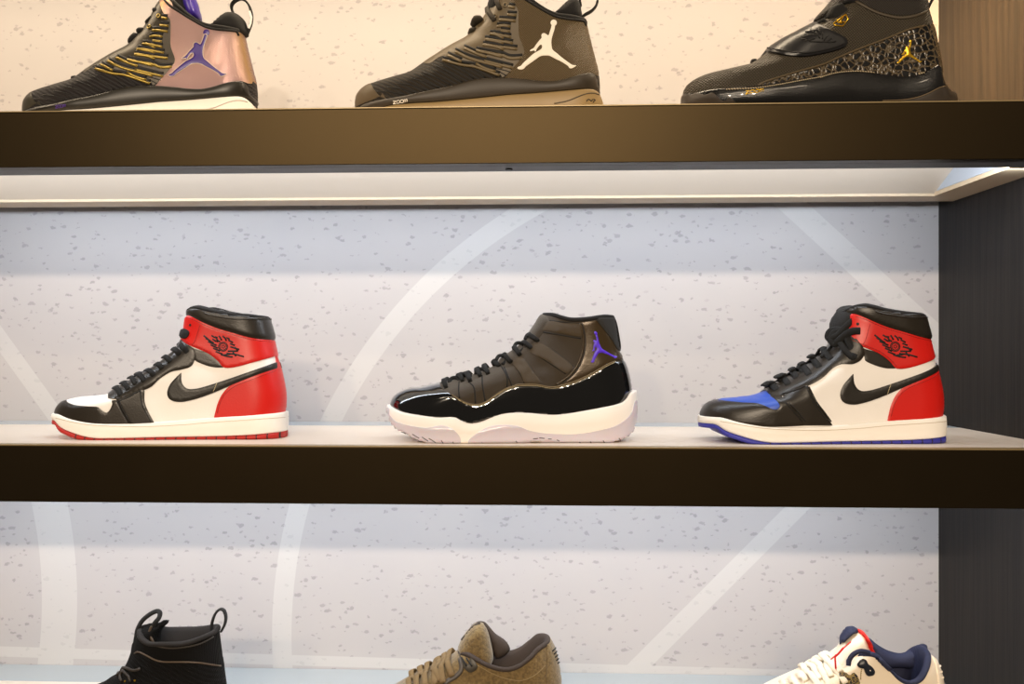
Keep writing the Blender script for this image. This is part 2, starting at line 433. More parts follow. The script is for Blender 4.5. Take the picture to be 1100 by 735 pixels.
    def pillow(s, name, m, pts, y=0.0, thick=.02, fall=9.0, step=3.0, parent=None, smooth=5, power=2.0, back=1.0):
        """a padded piece: the outline swells to both sides of the plane y"""
        poly = cr(pts, smooth, True) if smooth > 1 else [Vector(p[:2]) for p in pts]
        L = sum((poly[i] - poly[(i + 1) % len(poly)]).length for i in range(len(poly)))
        nb = max(10, int(L / (step * .6))); poly = resample(poly + [poly[0]], [i / nb for i in range(nb)])
        n = len(poly); xs = [p.x for p in poly]; ys = [p.y for p in poly]; inner = []
        def ed(x, y_):
            r = False; m_ = 1e9
            for i in range(n):
                a, b = poly[i], poly[(i + 1) % n]; ab = b - a; t = max(0, min(1, ((x - a.x) * ab.x + (y_ - a.y) * ab.y) / max(ab.length_squared, 1e-9)))
                m_ = min(m_, math.hypot(a.x + ab.x * t - x, a.y + ab.y * t - y_))
                if (a.y > y_) != (b.y > y_) and x < (b.x - a.x) * (y_ - a.y) / (b.y - a.y) + a.x: r = not r
            return m_ if r else -1
        yy = min(ys)
        while yy < max(ys):
            xx = min(xs)
            while xx < max(xs):
                if ed(xx, yy) > step * .3: inner.append(Vector((xx, yy)))
                xx += step
            yy += step
        vs, _, fs, _, _, _ = delaunay_2d_cdt(poly + inner, [], [list(range(n))], 1, 1e-5)
        V = []; Fc = []; ff = [max(ed(p.x, p.y), 0) for p in vs]
        N0 = len(vs)
        for sg in (-1, 1):
            for p, e in zip(vs, ff):
                d = superell(e / fall, power) * thick * (1 if sg < 0 else back)
                q = s.at(p.x, p.y, y); V.append(q + Vector((0, sg * d, 0)))
        for q in fs: Fc.append(tuple(q)); Fc.append(tuple(i + N0 for i in reversed(q)))
        o = link(name, V, Fc, m, parent or s.root)
        bm = bmesh.new(); bm.from_mesh(o.data); bmesh.ops.remove_doubles(bm, verts=bm.verts, dist=1e-5); bmesh.ops.recalc_face_normals(bm, faces=bm.faces); bm.to_mesh(o.data); bm.free()
        return o
    def dot(s, name, m, px, py, r=.0022, off=.001, mb=None, bvh=None, ring=False):
        h, n = s.ray(px, py, bvh); u = n.cross(Vector((0, 0, 1))).normalized(); w = n.cross(u); c = h + n * off
        pts = [c + (u * math.cos(a) + w * math.sin(a)) * r for a in [2 * math.pi * k / 14 for k in range(14)]]
        own = mb is None; mb = mb or MB()
        if ring: s.sweep(name, m, pts, [n] * 14, r * .3, r * .3, mb=mb, closed=True)
        else:
            low = [p - n * .002 for p in pts]; k = 14
            mb.add(pts + low, [tuple(range(k))] + [(i, (i + 1) % k, k + (i + 1) % k, k + i) for i in range(k)])
        if own: return mb.build(name, m, s.root, smooth=False)

# ================================================================ setting
def wall_material():
    m = bpy.data.materials.new('speckled_print_panel'); m.use_nodes = True; t = m.node_tree; b = t.nodes['Principled BSDF']; L = t.links.new
    tc = N(t, 'ShaderNodeTexCoord'); src = tc.outputs['Object']; sx = N(t, 'ShaderNodeSeparateXYZ'); L(src, sx.inputs[0])
    def M(op, a, b_=None, c=None, clamp=False):
        n = N(t, 'ShaderNodeMath', operation=op); n.use_clamp = clamp
        for i, q in enumerate((a, b_, c)):
            if q is None: continue
            if isinstance(q, (int, float)): n.inputs[i].default_value = q
            else: L(q, n.inputs[i])
        return n.outputs[0]
    X, Zc = sx.outputs[0], sx.outputs[2]
    # flakes: stretched, skewed cells, only some of them drawn
    masks = []
    for sc, thr, rot, keep, off in ((60, .34, 35, .20, 0), (78, .30, -30, .17, 3.7), (110, .30, 10, .12, 9.1)):
        mp = N(t, 'ShaderNodeMapping'); mp.inputs['Rotation'].default_value = (0, math.radians(rot), 0); mp.inputs['Scale'].default_value = (1, 1, 1.7); mp.inputs['Location'].default_value = (off, 0, off)
        L(src, mp.inputs[0])
        ns = N(t, 'ShaderNodeTexNoise'); ns.inputs['Scale'].default_value = 160; L(src, ns.inputs['Vector'])
        mx = N(t, 'ShaderNodeMix', data_type='RGBA', blend_type='ADD'); mx.inputs[0].default_value = .012; L(mp.outputs[0], mx.inputs[6]); L(ns.outputs['Color'], mx.inputs[7])
        vo = N(t, 'ShaderNodeTexVoronoi', feature='F1', voronoi_dimensions='3D'); vo.inputs['Scale'].default_value = sc; L(mx.outputs[2], vo.inputs['Vector'])
        cs = N(t, 'ShaderNodeSeparateColor'); L(vo.outputs['Color'], cs.inputs[0])
        a = M('MULTIPLY', M('LESS_THAN', cs.outputs[0], keep), M('ADD', M('MULTIPLY', cs.outputs[1], .7), .3))
        sh = N(t, 'ShaderNodeMapRange'); sh.inputs[1].default_value = thr; sh.inputs[2].default_value = thr - .10; sh.inputs[3].default_value = 0; sh.inputs[4].default_value = 1
        L(vo.outputs['Distance'], sh.inputs[0]); masks.append(M('MULTIPLY', a, sh.outputs[0]))
    fl = M('MAXIMUM', M('MAXIMUM', masks[0], masks[1]), masks[2])
    # pale printed court lines
    def band(d, w): 
        r = N(t, 'ShaderNodeMapRange'); r.inputs[1].default_value = w; r.inputs[2].default_value = w - .0012; r.inputs[3].default_value = 0; r.inputs[4].default_value = 1; L(d, r.inputs[0]); return r.outputs[0]
    def ringm(px, py, rpx, w):
        c = P(px, py, YB); r = rpx * YB / FPX
        dx = M('SUBTRACT', X, c.x); dz = M('SUBTRACT', Zc, c.z); d = M('SQRT', M('ADD', M('MULTIPLY', dx, dx), M('MULTIPLY', dz, dz)))
        return band(M('ABSOLUTE', M('SUBTRACT', d, r)), w)
    def linem(p, q, w, lo=None, hi=None):
        a = P(p[0], p[1], YB); c = P(q[0], q[1], YB); dx, dz = c.x - a.x, c.z - a.z; l = math.hypot(dx, dz); nx, nz = -dz / l, dx / l
        d = M('ABSOLUTE', M('ADD', M('ADD', M('MULTIPLY', X, nx), M('MULTIPLY', Zc, nz)), -(a.x * nx + a.z * nz)))
        r = band(d, w)
        if lo is not None: r = M('MULTIPLY', r, M('GREATER_THAN', Zc, P(550, lo, YB).z))
        if hi is not None: r = M('MULTIPLY', r, M('LESS_THAN', Zc, P(550, hi, YB).z))
        return r
    ms = [ringm(835, 690, 531, .0165), linem((868, 236), (965, 325), .019, lo=500), linem((855, 547), (675, 727), .0150, hi=500), linem((-10, 350), (62, 450), .014, lo=500), linem((0, 700), (200, 706), .009, hi=500)]
    ms.append(M('MULTIPLY', ringm(-420, 640, 515, .03), M('LESS_THAN', Zc, P(550, 500, YB).z)))
    bd = ms[0]
    for q in ms[1:]: bd = M('MAXIMUM', bd, q)
    bd = M('MULTIPLY', bd, M('LESS_THAN', Zc, ZT))
    big = N(t, 'ShaderNodeTexNoise'); big.inputs['Scale'].default_value = 7; L(src, big.inputs['Vector'])
    c1 = N(t, 'ShaderNodeMix', data_type='RGBA'); c1.inputs[6].default_value = lin((161, 158, 159)); c1.inputs[7].default_value = lin((171, 166, 164)); L(big.outputs['Fac'], c1.inputs[0])
    c2 = N(t, 'ShaderNodeMix', data_type='RGBA'); c2.inputs[7].default_value = lin((96, 94, 99)); L(c1.outputs[2], c2.inputs[6]); L(M('MULTIPLY', fl, .44), c2.inputs[0])
    c3 = N(t, 'ShaderNodeMix', data_type='RGBA'); c3.inputs[7].default_value = lin((184, 182, 180)); L(c2.outputs[2], c3.inputs[6]); L(M('MULTIPLY', bd, .60), c3.inputs[0])
    L(c3.outputs[2], b.inputs['Base Color']); b.inputs['Roughness'].default_value = .38; b.inputs['Specular IOR Level'].default_value = .25
    return m
def structure(o): o['kind'] = 'structure'; return o
M_wall = wall_material()
wb = MB(); wb.box((-1.25, YB, ZL - .08), (XR + .02, YB + .02, ZU + .02)); structure(wb.build('wall_back', M_wall))

def wood_material(name, a, b2):
    m = mat(name, a, .5, spec=.2); t = m.node_tree; b = t.nodes['Principled BSDF']; L = t.links.new
    tc = N(t, 'ShaderNodeTexCoord'); mp = N(t, 'ShaderNodeMapping'); mp.inputs['Scale'].default_value = (1, 5, .55); L(tc.outputs['Object'], mp.inputs[0])
    w = N(t, 'ShaderNodeTexWave', wave_type='BANDS', bands_direction='Y'); w.inputs['Scale'].default_value = 3.0; w.inputs['Distortion'].default_value = 9; w.inputs['Detail'].default_value = 3; w.inputs['Detail Scale'].default_value = 1.6
    L(mp.outputs[0], w.inputs['Vector'])
    mp2 = N(t, 'ShaderNodeMapping'); mp2.inputs['Scale'].default_value = (1, 300, 9); L(tc.outputs['Object'], mp2.inputs[0])
    n = N(t, 'ShaderNodeTexNoise'); n.inputs['Scale'].default_value = 1; L(mp2.outputs[0], n.inputs['Vector'])
    mu = N(t, 'ShaderNodeMath', operation='MULTIPLY'); L(w.outputs['Fac'], mu.inputs[0]); L(n.outputs['Fac'], mu.inputs[1])
    mx = N(t, 'ShaderNodeMix', data_type='RGBA'); mx.inputs[6].default_value = lin(b2); mx.inputs[7].default_value = lin(a); L(mu.outputs[0], mx.inputs[0]); L(mx.outputs[2], b.inputs['Base Color'])
    bp = N(t, 'ShaderNodeBump'); bp.inputs['Strength'].default_value = .25; bp.inputs['Distance'].default_value = .0006; L(n.outputs['Fac'], bp.inputs['Height']); L(bp.outputs[0], b.inputs['Normal'])
    return m
M_wood = wood_material('dark_veneer', (38, 32, 28), (21, 18, 16))
sp = MB(); sp.box((XR, YF + .0526, ZL - .08), (XR + .04, YB + .02, ZU + .02)); o = sp.build('side_panel', M_wood, bevel=.001)
o['label'] = 'tall dark wood-grain panel closing the right side of the shelves'; o['category'] = 'panel'

M_board = mat('black_lacquered_board', (18, 14, 9), .36, ('grain', 900, .10), spec=.30, var=.12)
M_board.node_tree.nodes['Principled BSDF'].inputs['Specular Tint'].default_value = (1.0, .70, .34, 1)  # gold tint puts the warm light's reflection into the black lacquer
M_lip = mat('dark_grey_metal', (92, 92, 96), .5)
M_top = mat('cream_laminate', (226, 212, 196), .3, var=.03)
M_topb = mat('cool_grey_shelf_rear', (168, 176, 180), .25)
M_tray = mat('white_powder_coat', (196, 182, 165), .35)
M_edge = mat('lip_highlight', (150, 130, 92), .35, metal=.3)  # shelf lip, its thin gold highlight put into the colour
M_tray_side = mat('glowing_tray_side', (160, 166, 174), .4, emit=.10)  # bright side face of the tray, part of its light put in as emission
XL, XE = -1.25, XR + .20
def shelf(zt, zb, label, rail=True):
    r = empty('display_shelf', ((XL + XR) / 2, YF, zb), label, 'shelf'); og = Vector(r.location)
    def part(name, m, boxes, bev=.0008):
        b = MB()
        for q in boxes: b.box(*q)
        return b.build(name, m, r, bevel=bev, origin=og)
    part('front_board', M_board, [((XL, YF, zb), (XE, YF + .018, zt - .0018))])
    part('edge_trim', M_edge, [((XL, YF - .0004, zt - .0016), (XE, YF + .016, zt))], .0004)
    part('bottom_lip', M_lip, [((XL, YF + .018, zb), (XE, YF + .052, zb + .004))])
    part('shelf_top', M_top, [((XL, YF + .0162, zt - .014), (XR - .0005, YB - .075, zt))])
    part('rear_strip', M_topb, [((XL, YB - .075, zt - .014), (XR - .0005, YB - .0005, zt))])  # rear of the shelf top, in a cooler and darker grey
    # the tray under the shelf: rail at the back and at the right, sloped sides, a right side face with an added glow
    h = .036; xr = XR - .0006; yb = YB - .050; y1 = yb - .052; x1 = P(1003.7, 212, y1).x; y0 = YF + .053; sl = .075
    part('tray_frame', mat('warm_white_rail', (190, 168, 138), .4), [((XL, y1, zb + .0001), (xr, yb, zb + .0065)), ((x1, y0 + .001, zb + .0001), (xr, y1, zb + .0065))], .0006)
    b = MB()
    v = [(XL, y1, zb + .004), (x1, y1, zb + .004), (x1, y1 - sl, zb + h), (XL, y1 - sl, zb + h), (x1, y0, zb + .004), (x1, y0, zb + h), (XL, y0, zb + h)]
    b.add(v, [(0, 1, 2, 3), (3, 2, 5, 6)]); b.build('tray_reflector', M_tray, r, origin=og)
    b = MB(); b.box((x1, y0, zb + .0067), (x1 + .004, y1, zb + h)); b.build('glowing_tray_side', M_tray_side, r, origin=og)
    for k in (-.58, -.015, .5):
        bb = MB(); n = 12; c = Vector((k, YF + .034, zb + .0002)); R_ = .0045
        top = [c + Vector((R_ * math.cos(2 * math.pi * i / n), R_ * math.sin(2 * math.pi * i / n), .002)) for i in range(n)]; bot = [p - Vector((0, 0, .004)) for p in top]
        bb.add(top + bot, [tuple(range(n)), tuple(reversed(range(n, 2 * n)))] + [(i, n + i, n + (i + 1) % n, (i + 1) % n) for i in range(n)])
        if k == -.015: bb.build('screw', mat('black_screw', (20, 20, 20), .4), r, origin=og)
    return r
shelf(ZT, ZTB, 'black-fronted shelf under the top row of dark basketball sneakers')
shelf(ZM, ZMB, 'black-fronted shelf in the middle carrying the two red-heeled sneakers')
shelf(ZL, ZLB, 'lowest shelf below the knit-collared bootie sneaker, only its pale rear strip visible')


# ================================================================ sneakers: materials
M_white = mat('white_leather', (246, 242, 238), .42, ('grain', 700, .12))
M_black = mat('black_leather', (38, 32, 24), .34, ('grain', 600, .22), var=.15)
M_red = mat('red_leather', (206, 24, 14), .38, ('grain', 650, .15))
M_blue = mat('blue_leather', (48, 84, 186), .45, ('grain', 650, .15))
M_rub_w = mat('off_white_rubber', (245, 240, 232), .5)
M_rub_r = mat('red_rubber', (178, 30, 18), .5)
M_rub_b = mat('blue_rubber', (52, 54, 158), .5)
M_lace = mat('black_lace', (13, 12, 11), .8, ('weave', 500, .5))
M_seam = mat('dark_seam', (14, 12, 10), .7)
def thread(name, col, dark, per=.0018):
    m = mat(name, col, .6); t = m.node_tree; b = t.nodes['Principled BSDF']; L = t.links.new
    tc = N(t, 'ShaderNodeTexCoord'); sx = N(t, 'ShaderNodeSeparateXYZ'); L(tc.outputs['Object'], sx.inputs[0])
    a = N(t, 'ShaderNodeMath', operation='ADD'); L(sx.outputs[0], a.inputs[0]); L(sx.outputs[2], a.inputs[1])
    q = N(t, 'ShaderNodeMath', operation='MULTIPLY'); q.inputs[1].default_value = 1 / per; L(a.outputs[0], q.inputs[0])
    f = N(t, 'ShaderNodeMath', operation='FRACT'); L(q.outputs[0], f.inputs[0]); g = N(t, 'ShaderNodeMath', operation='GREATER_THAN'); g.inputs[1].default_value = .4; L(f.outputs[0], g.inputs[0])
    mx = N(t, 'ShaderNodeMix', data_type='RGBA'); mx.inputs[6].default_value = lin(dark); mx.inputs[7].default_value = lin(col); L(g.outputs[0], mx.inputs[0]); L(mx.outputs[2], b.inputs['Base Color'])
    return m
M_thread = thread('cream_thread', (215, 195, 150), (30, 24, 16), .0024)
M_redthread = thread('dark_red_thread', (110, 8, 6), (190, 20, 12), .002)
M_lining = mat('black_textile_lining', (22, 20, 19), .85, ('weave', 500, .4))

G = Z(860, 320, 6.875); H = Z(740, 380, 6.875); A = Z(180, 325, 7.35); B = Z(50, 380, 7.35); O = Z(40, 320, 3.793)
JM = [(385,165),(405,168),(402,195),(390,235),(382,270),(383,305),(390,330),(420,355),(450,380),(490,410),(520,430),(545,432),(535,442),(515,452),(500,450),(490,435),(450,410),(400,385),(370,370),(340,368),(310,372),(280,392),(240,420),(212,440),(200,455),(180,460),(160,455),(158,445),(180,435),(195,418),(225,390),(265,355),(300,335),(318,320),(318,298),(305,300),(285,325),(278,342),(268,335),(240,340),(245,330),(265,318),(285,290),(305,265),(318,250),(315,238),(320,225),(335,220),(350,228),(362,235),(370,215),(378,190)]
def jump(s, m, ball, l, r, off=.0008, ballr=None, parent=None, rim=None):
    """the leaping-player emblem, laid out from its ball and its two feet"""
    b0, l0, r0 = Vector((397, 152)), Vector((165, 450)), Vector((540, 437)); b1, l1, r1 = Vector(ball), Vector(l), Vector(r)
    u, v = l0 - b0, r0 - b0; det = u.x * v.y - u.y * v.x; pts = []
    def mp(p):
        d = Vector(p) - b0; a = (d.x * v.y - d.y * v.x) / det; c = (u.x * d.y - u.y * d.x) / det
        q = b1 + (l1 - b1) * a + (r1 - b1) * c; return (q.x, q.y)
    poly = [mp(p) for p in JM]
    if rim: s.stroke('emblem_outline', rim, poly + [poly[0]], w=.0005, off=off + .0001, step=2)
    o = s.panel('emblem', m, poly, off=off, step=1.6, mirror=False, smooth=3, parent=parent)
    ring = [mp((397 + 21 * math.cos(a), 152 + 21 * math.sin(a))) for a in [2 * math.pi * k / 12 for k in range(12)]]
    s.panel('emblem_ball', m, ring, off=off, step=1.6, mirror=False, smooth=2, parent=o)
    return o
def groove_rubber(name, col, n, length, x0):
    m = mat(name, col, .5); t = m.node_tree; b = t.nodes['Principled BSDF']; L = t.links.new
    tc = N(t, 'ShaderNodeTexCoord'); sx = N(t, 'ShaderNodeSeparateXYZ'); L(tc.outputs['Object'], sx.inputs[0])
    q = N(t, 'ShaderNodeMath', operation='MULTIPLY'); q.inputs[1].default_value = n / length; L(sx.outputs[0], q.inputs[0])
    fr = N(t, 'ShaderNodeMath', operation='FRACT'); L(q.outputs[0], fr.inputs[0])
    lt = N(t, 'ShaderNodeMath', operation='LESS_THAN'); lt.inputs[1].default_value = .13; L(fr.outputs[0], lt.inputs[0])
    g = N(t, 'ShaderNodeMath', operation='GREATER_THAN'); g.inputs[1].default_value = x0; L(sx.outputs[0], g.inputs[0])
    mu = N(t, 'ShaderNodeMath', operation='MULTIPLY'); L(lt.outputs[0], mu.inputs[0]); L(g.outputs[0], mu.inputs[1])
    mx = N(t, 'ShaderNodeMix', data_type='RGBA'); mx.inputs[6].default_value = lin(col); mx.inputs[7].default_value = lin((30, 12, 12)); L(mu.outputs[0], mx.inputs[0]); L(mx.outputs[2], b.inputs['Base Color'])
    return m

# ================================================================ the two leather high-tops with red heels
def court_high(name, label, toe_m, sole_m, pos, variant):
    s = Shoe(name, label, 55.5, 309.5, ZM, 1.180)
    # body
    front = [(60, 446), (59.5, 440), (64, 433), (71.5, 428.7), (84, 426), (98, 425), (112, 423.2), (123, 419.5), (133, 413.5), (145.5, 407), (158.6, 399.6), (171.8, 391.4), (184, 382), (193, 372), (197.7, 360), (199.5, 347), (203.5, 338)]
    top = [(203.5, 338), (208, 333), (215.4, 330.9), (223.5, 332.4), (234.4, 335.4), (256.2, 338.8), (276, 340.4), (287.3, 342.5)]
    back = [(304.5, 446), (306.6, 436), (306.3, 420), (301.5, 396.5), (297, 380), (292.3, 359.5), (287.3, 342.5)]
    bottom = [(60, 446), (77, 452), (104, 456), (137, 457), (166, 456), (230, 451), (304.5, 447)]
    s.body('upper', M_white, front, back, top, bottom, wt=.033, lining=M_lining, lip=.0040)
    # soles
    mt = [(52, 445.6), (60, 445.8)] + B((200, 515), (400, 545), (640, 549), (850, 541)) + O((720, 488), (860, 480), (1005, 472)) + [(312, 444.5)]
    mb = [(52, 453.5)] + B((42, 550), (100, 590), (200, 625), (330, 660), (450, 673)) + O((500, 572), (800, 568), (1015, 553)) + [(312, 465.5)]
    mb = [(x, y - .8) for x, y in mb]
    ob = [(52, 457.5)] + B((45, 574), (80, 614), (150, 640), (250, 672), (380, 696)) + O((500, 589), (800, 586), (1000, 578)) + [(312, 471)]
    s.sole('midsole', M_rub_w, mt, mb, extra=.0035, floor=False, toe_x=55, heel_x=310)
    mid_bvh = s.solebvh
    s.sole('outsole', sole_m, mb, ob, extra=.0042, toe_x=55.5, heel_x=309.5, bulge=.0006)
    s.stroke('sole_stitching', mat('sole_stitch', (196, 180, 160), .7), O((75, 490), (150, 508), (240, 520), (430, 525), (600, 517), (700, 508), (850, 498), (1010, 487)), w=.0004, off=.0001, bvh=mid_bvh, mirror=True, dash=(3, 1))
    # leather pieces
    if pos is None:
        s.panel('toe_cap', M_black, B((30, 505), (50, 440), (95, 370), (150, 332), (200, 340, 1), (160, 366), (172, 390), (235, 410), (330, 418), (405, 422), (440, 450), (475, 466), (500, 445), (520, 400), (515, 372, 1), (560, 368, 1), (670, 570, 1), (400, 580), (150, 545)), off=.0016)
        fore = B((545, 350, 1), (640, 325), (745, 262, 1), (772, 280), (775, 380), (810, 470), (855, 550, 1), (850, 575, 1), (665, 575, 1))
        seams = (B((562, 380), (600, 460), (650, 545)), B((578, 378), (615, 455), (668, 545)), B((745, 295), (755, 390), (790, 470), (830, 540)), B((560, 380), (640, 352), (750, 290)))
        eye = O((290, 410, 1), (295, 375), (340, 330), (400, 290), (450, 268), (500, 238), (540, 195), (585, 160, 1), (605, 185), (640, 210), (643, 245), (628, 278), (590, 292), (545, 302), (500, 330), (465, 362), (432, 377), (380, 395), (335, 413))
    else:
        home = (s.org.copy(),); s.move(*pos, ZM, kz=1.0)
        s.panel('toe_box', toe_m, H((120, 330), (200, 260), (400, 190), (560, 150, 1), (640, 250), (690, 340), (690, 400), (655, 430), (600, 425), (500, 392), (400, 384), (290, 372), (180, 362)), off=.0011)
        s.panel('toe_cap', M_black, H((20, 460), (60, 380), (95, 345), (150, 322, 1), (200, 343), (290, 357), (400, 367), (500, 372), (560, 388), (615, 411), (652, 410), (669, 385), (640, 345), (600, 318, 1), (660, 305), (720, 350), (780, 420), (860, 530, 1), (600, 540), (300, 520), (60, 480)), off=.0022)
        fore = H((690, 350, 1), (700, 305, 1), (780, 270), (862, 238, 1), (885, 245, 1), (930, 350), (1000, 440), (1058, 530, 1), (850, 530, 1), (790, 430))
        seams = (H((712, 368), (780, 440), (830, 500)), H((735, 365), (800, 430), (855, 500)), H((868, 250), (915, 360), (975, 440), (1022, 500)), H((888, 250), (935, 350), (995, 430), (1046, 500)), H((690, 306), (780, 280), (860, 244)))
        eye = G((470, 405), (455, 445), (430, 470), (380, 490), (300, 492), (240, 520), (180, 578), (120, 620), (60, 650, 1)) + H((862, 246), (780, 280), (700, 310), (620, 318), (580, 290, 1), (560, 200), (650, 110), (800, 10)) + G((60, 330), (250, 250), (420, 300))
    s.panel('forefoot_overlay', M_black, fore, off=.0022)
    for pts in seams:
        s.stroke('seam', M_seam, pts, w=.0007, off=.0022, mirror=True)
    s.panel('eyestay', M_black, eye, off=.0026)
    if pos is not None: s.k = s.kz = 1.0; s.view = home[0].copy()
    s.panel('ankle_panel', M_black, A((100, 320), (130, 320), (215, 365), (330, 405), (445, 505), (400, 514), (350, 509), (290, 492), (215, 457), (208, 420), (150, 370)), off=.0014)
    s.panel('heel_counter', M_red, O((718, 500, 1), (725, 470), (738, 425), (762, 382), (800, 350), (900, 312), (974, 286, 1), (972, 255, 1), (968, 232, 1), (985, 228), (1040, 230, 1), (1060, 500, 1)), off=.0018)
    s.stroke('heel_seam', M_redthread, O((735, 470), (748, 425), (770, 390), (808, 360), (905, 322), (968, 298)), w=.0003, off=.0020, dash=(2, 1), mirror=True)
    s.panel('ankle_collar', M_red, A((112, 290), (125, 200), (140, 130), (172, 104), (230, 130), (300, 165), (400, 205), (520, 240), (620, 270), (720, 290), (825, 299), (900, 300, 1), (905, 418, 1), (850, 424), (780, 444), (700, 466), (600, 494), (545, 508), (480, 517), (437, 508), (400, 462), (330, 407), (250, 370), (180, 342), (130, 312)), off=.0024)
    s.stroke('collar_stitching', M_redthread, A((182, 124), (232, 146), (300, 180), (400, 220), (520, 256), (620, 286), (720, 304), (812, 314)), w=.0003, off=.0026, dash=(2, 1), mirror=True)
    s.stroke('collar_stitching', M_redthread, A((135, 298), (190, 330), (255, 357), (335, 393), (405, 450), (445, 497)), w=.0003, off=.0026, dash=(2, 1), mirror=True)
    s.stroke('collar_seam', M_redthread, A((262, 180), (248, 230), (225, 300), (205, 335)), w=.0004, off=.0024, mirror=True)
    s.panel('collar_padding', M_black, A((140, 110), (165, 70), (200, 40), (260, 25), (330, 35), (420, 60), (560, 82), (720, 95), (820, 100), (870, 300), (825, 303), (720, 293), (620, 273), (520, 243), (400, 208), (300, 168), (230, 133), (172, 104)), off=.0014, puff=.003)
    s.stroke('collar_piping', M_black, A((300, 85), (340, 100), (440, 118), (560, 132), (700, 135), (790, 138)), w=.0012, off=.0044, mirror=True)
    # side stripe that tapers to the heel
    sw = s.panel('side_stripe', mat('black_stripe_leather', (34, 30, 24), .4, ('grain', 600, .2)), O((587, 306, 1), (566, 326), (543, 352), (531, 383), (536, 408), (556, 421), (592, 424), (650, 411), (720, 386), (800, 352), (900, 312), (974, 288, 1), (972, 263, 1), (900, 289), (800, 324), (728, 348), (660, 368), (620, 372), (600, 362), (588, 340)), off=.0030, mirror=True)
    s.stroke('stripe_stitching', M_thread, O((735, 345), (719, 385)), w=.0004, off=.0032, dash=(3, 1), parent=sw)
    # winged ball emblem, pressed in black
    mbw = MB()
    for a in [((290, 262), (318, 285), (350, 312)), ((305, 284), (370, 322)), ((325, 310), (392, 340)), ((345, 335), (402, 362)), ((365, 362), (418, 384)), ((385, 388), (440, 410)), ((352, 262), (372, 275), (400, 278)), ((378, 270), (395, 290), (400, 315)), ((410, 264), (425, 285), (432, 300)), ((440, 266), (462, 285), (470, 305)), ((470, 278), (495, 292)), ((485, 298), (522, 318)), ((498, 325), (535, 340)), ((500, 350), (570, 372)), ((535, 352), (560, 385)), ((480, 385), (560, 385)), ((470, 402), (545, 412), (606, 430)), ((425, 412), (480, 428), (520, 432)), ((520, 392), (545, 425)), ((450, 415), (500, 410)), ((400, 300), (420, 312)), ((360, 290), (390, 310))]:
        s.stroke('', None, A(*a), w=.00105, th=.0004, off=.0026, mb=mbw)
    for r in (13, 27, 36):
        s.stroke('', None, A(*[(443 + r * math.cos(q), 350 + r * math.sin(q)) for q in [2 * math.pi * k / 12 for k in range(13)]]), w=.0006, th=.0004, off=.0026, mb=mbw, step=2)
    s_e = mbw.build('wing_emblem', M_seam, s.root, smooth=True)
    s.dot('eyelet', M_seam, *A((190, 180))[0], r=.0018, off=.0030)
    if pos is not None: s.move(*pos, ZM, kz=1.0)
    return s

s1 = court_high('high_top_sneaker', 'red-heeled black and white leather high-top with a white toe and red outsole', M_white, groove_rubber('red_tread_rubber', (178, 30, 18), 19, .245, -.105), None, 0)
for a, r in (((343, 397), (322, 362)), ((374, 374), (352, 343)), ((404, 352), (384, 322)), ((438, 340), (412, 306)), ((478, 318), (450, 292)), ((512, 290), (490, 268)), ((545, 262), (522, 238)), ((583, 232), (560, 205)), ((612, 222), (585, 185))):
    s1.lace(M_lace, O(a)[0], O(r)[0], w=.0034, th=.0015, bow=.002)
s1.panel('lace_end', M_lace, A((90, 235), (105, 212), (150, 210), (182, 232), (176, 268), (150, 290), (115, 284), (94, 262)), off=.004, mirror=True, puff=.002)
s1.free('lace', M_lace, [(193, 372, -.014), (196, 366, -.012), (200, 360, -.02), (202, 366, -.026), (198, 374, -.026), (190, 378, -.022)], w=.003, th=.0012)

s3 = court_high('high_top_sneaker', 'red-heeled leather high-top with a blue toe and blue outsole, beside the dark side panel', M_blue, groove_rubber('blue_tread_rubber', (52, 54, 158), 19, .245, -.085), (745.5, 1013.5, 1.160), 1)
for a, r in ((H((650, 275)), H((575, 215))), (H((620, 240)), H((560, 225))), (H((735, 235)), H((680, 155))), (H((700, 210)), H((655, 165))), (H((795, 185)), H((760, 110))), (H((890, 160)), H((830, 70))), (H((965, 105)), H((900, 15))), (H((1050, 45)), H((985, -40))), (H((850, 140)), H((815, 100)))):
    s3.lace(M_lace, a[0], r[0], w=.0040, th=.0016, bow=.0035)
# free knot and tongue at the throat
s3.pillow('tongue', M_lining, G((250, 400), (215, 330), (195, 280), (225, 240), (232, 170), (275, 100), (330, 70), (400, 68), (430, 110), (430, 300), (380, 420)), y=.0, thick=.026, fall=9)
s3.free('lace', M_lace, G2 if False else [(p[0], p[1], y) for p, y in zip(G((440, 245), (390, 245), (350, 262), (300, 300), (250, 340), (225, 300), (260, 250), (330, 280), (370, 360), (405, 430)), (-.034, -.034, -.032, -.03, -.028, -.026, -.026, -.03, -.034, -.036))], w=.0045, th=.0014)
s3.free('lace', M_lace, [(p[0], p[1], y) for p, y in zip(G((395, 160), (330, 215), (280, 270), (225, 300), (200, 290), (215, 250), (270, 235), (330, 255)), (-.026, -.028, -.028, -.026, -.024, -.024, -.026, -.028))], w=.004, th=.0014)
s3.free('lace', M_lace, [(p[0], p[1], y) for p, y in zip(G((250, 330), (215, 375), (180, 415), (150, 440)), (-.022, -.018, -.016, -.018))], w=.002, th=.0012)
s3.free('lace', M_lace, [(p[0], p[1], y) for p, y in zip(G((290, 330), (330, 390), (385, 440), (400, 415)), (-.030, -.036, -.040, -.038))], w=.0038, th=.0014)

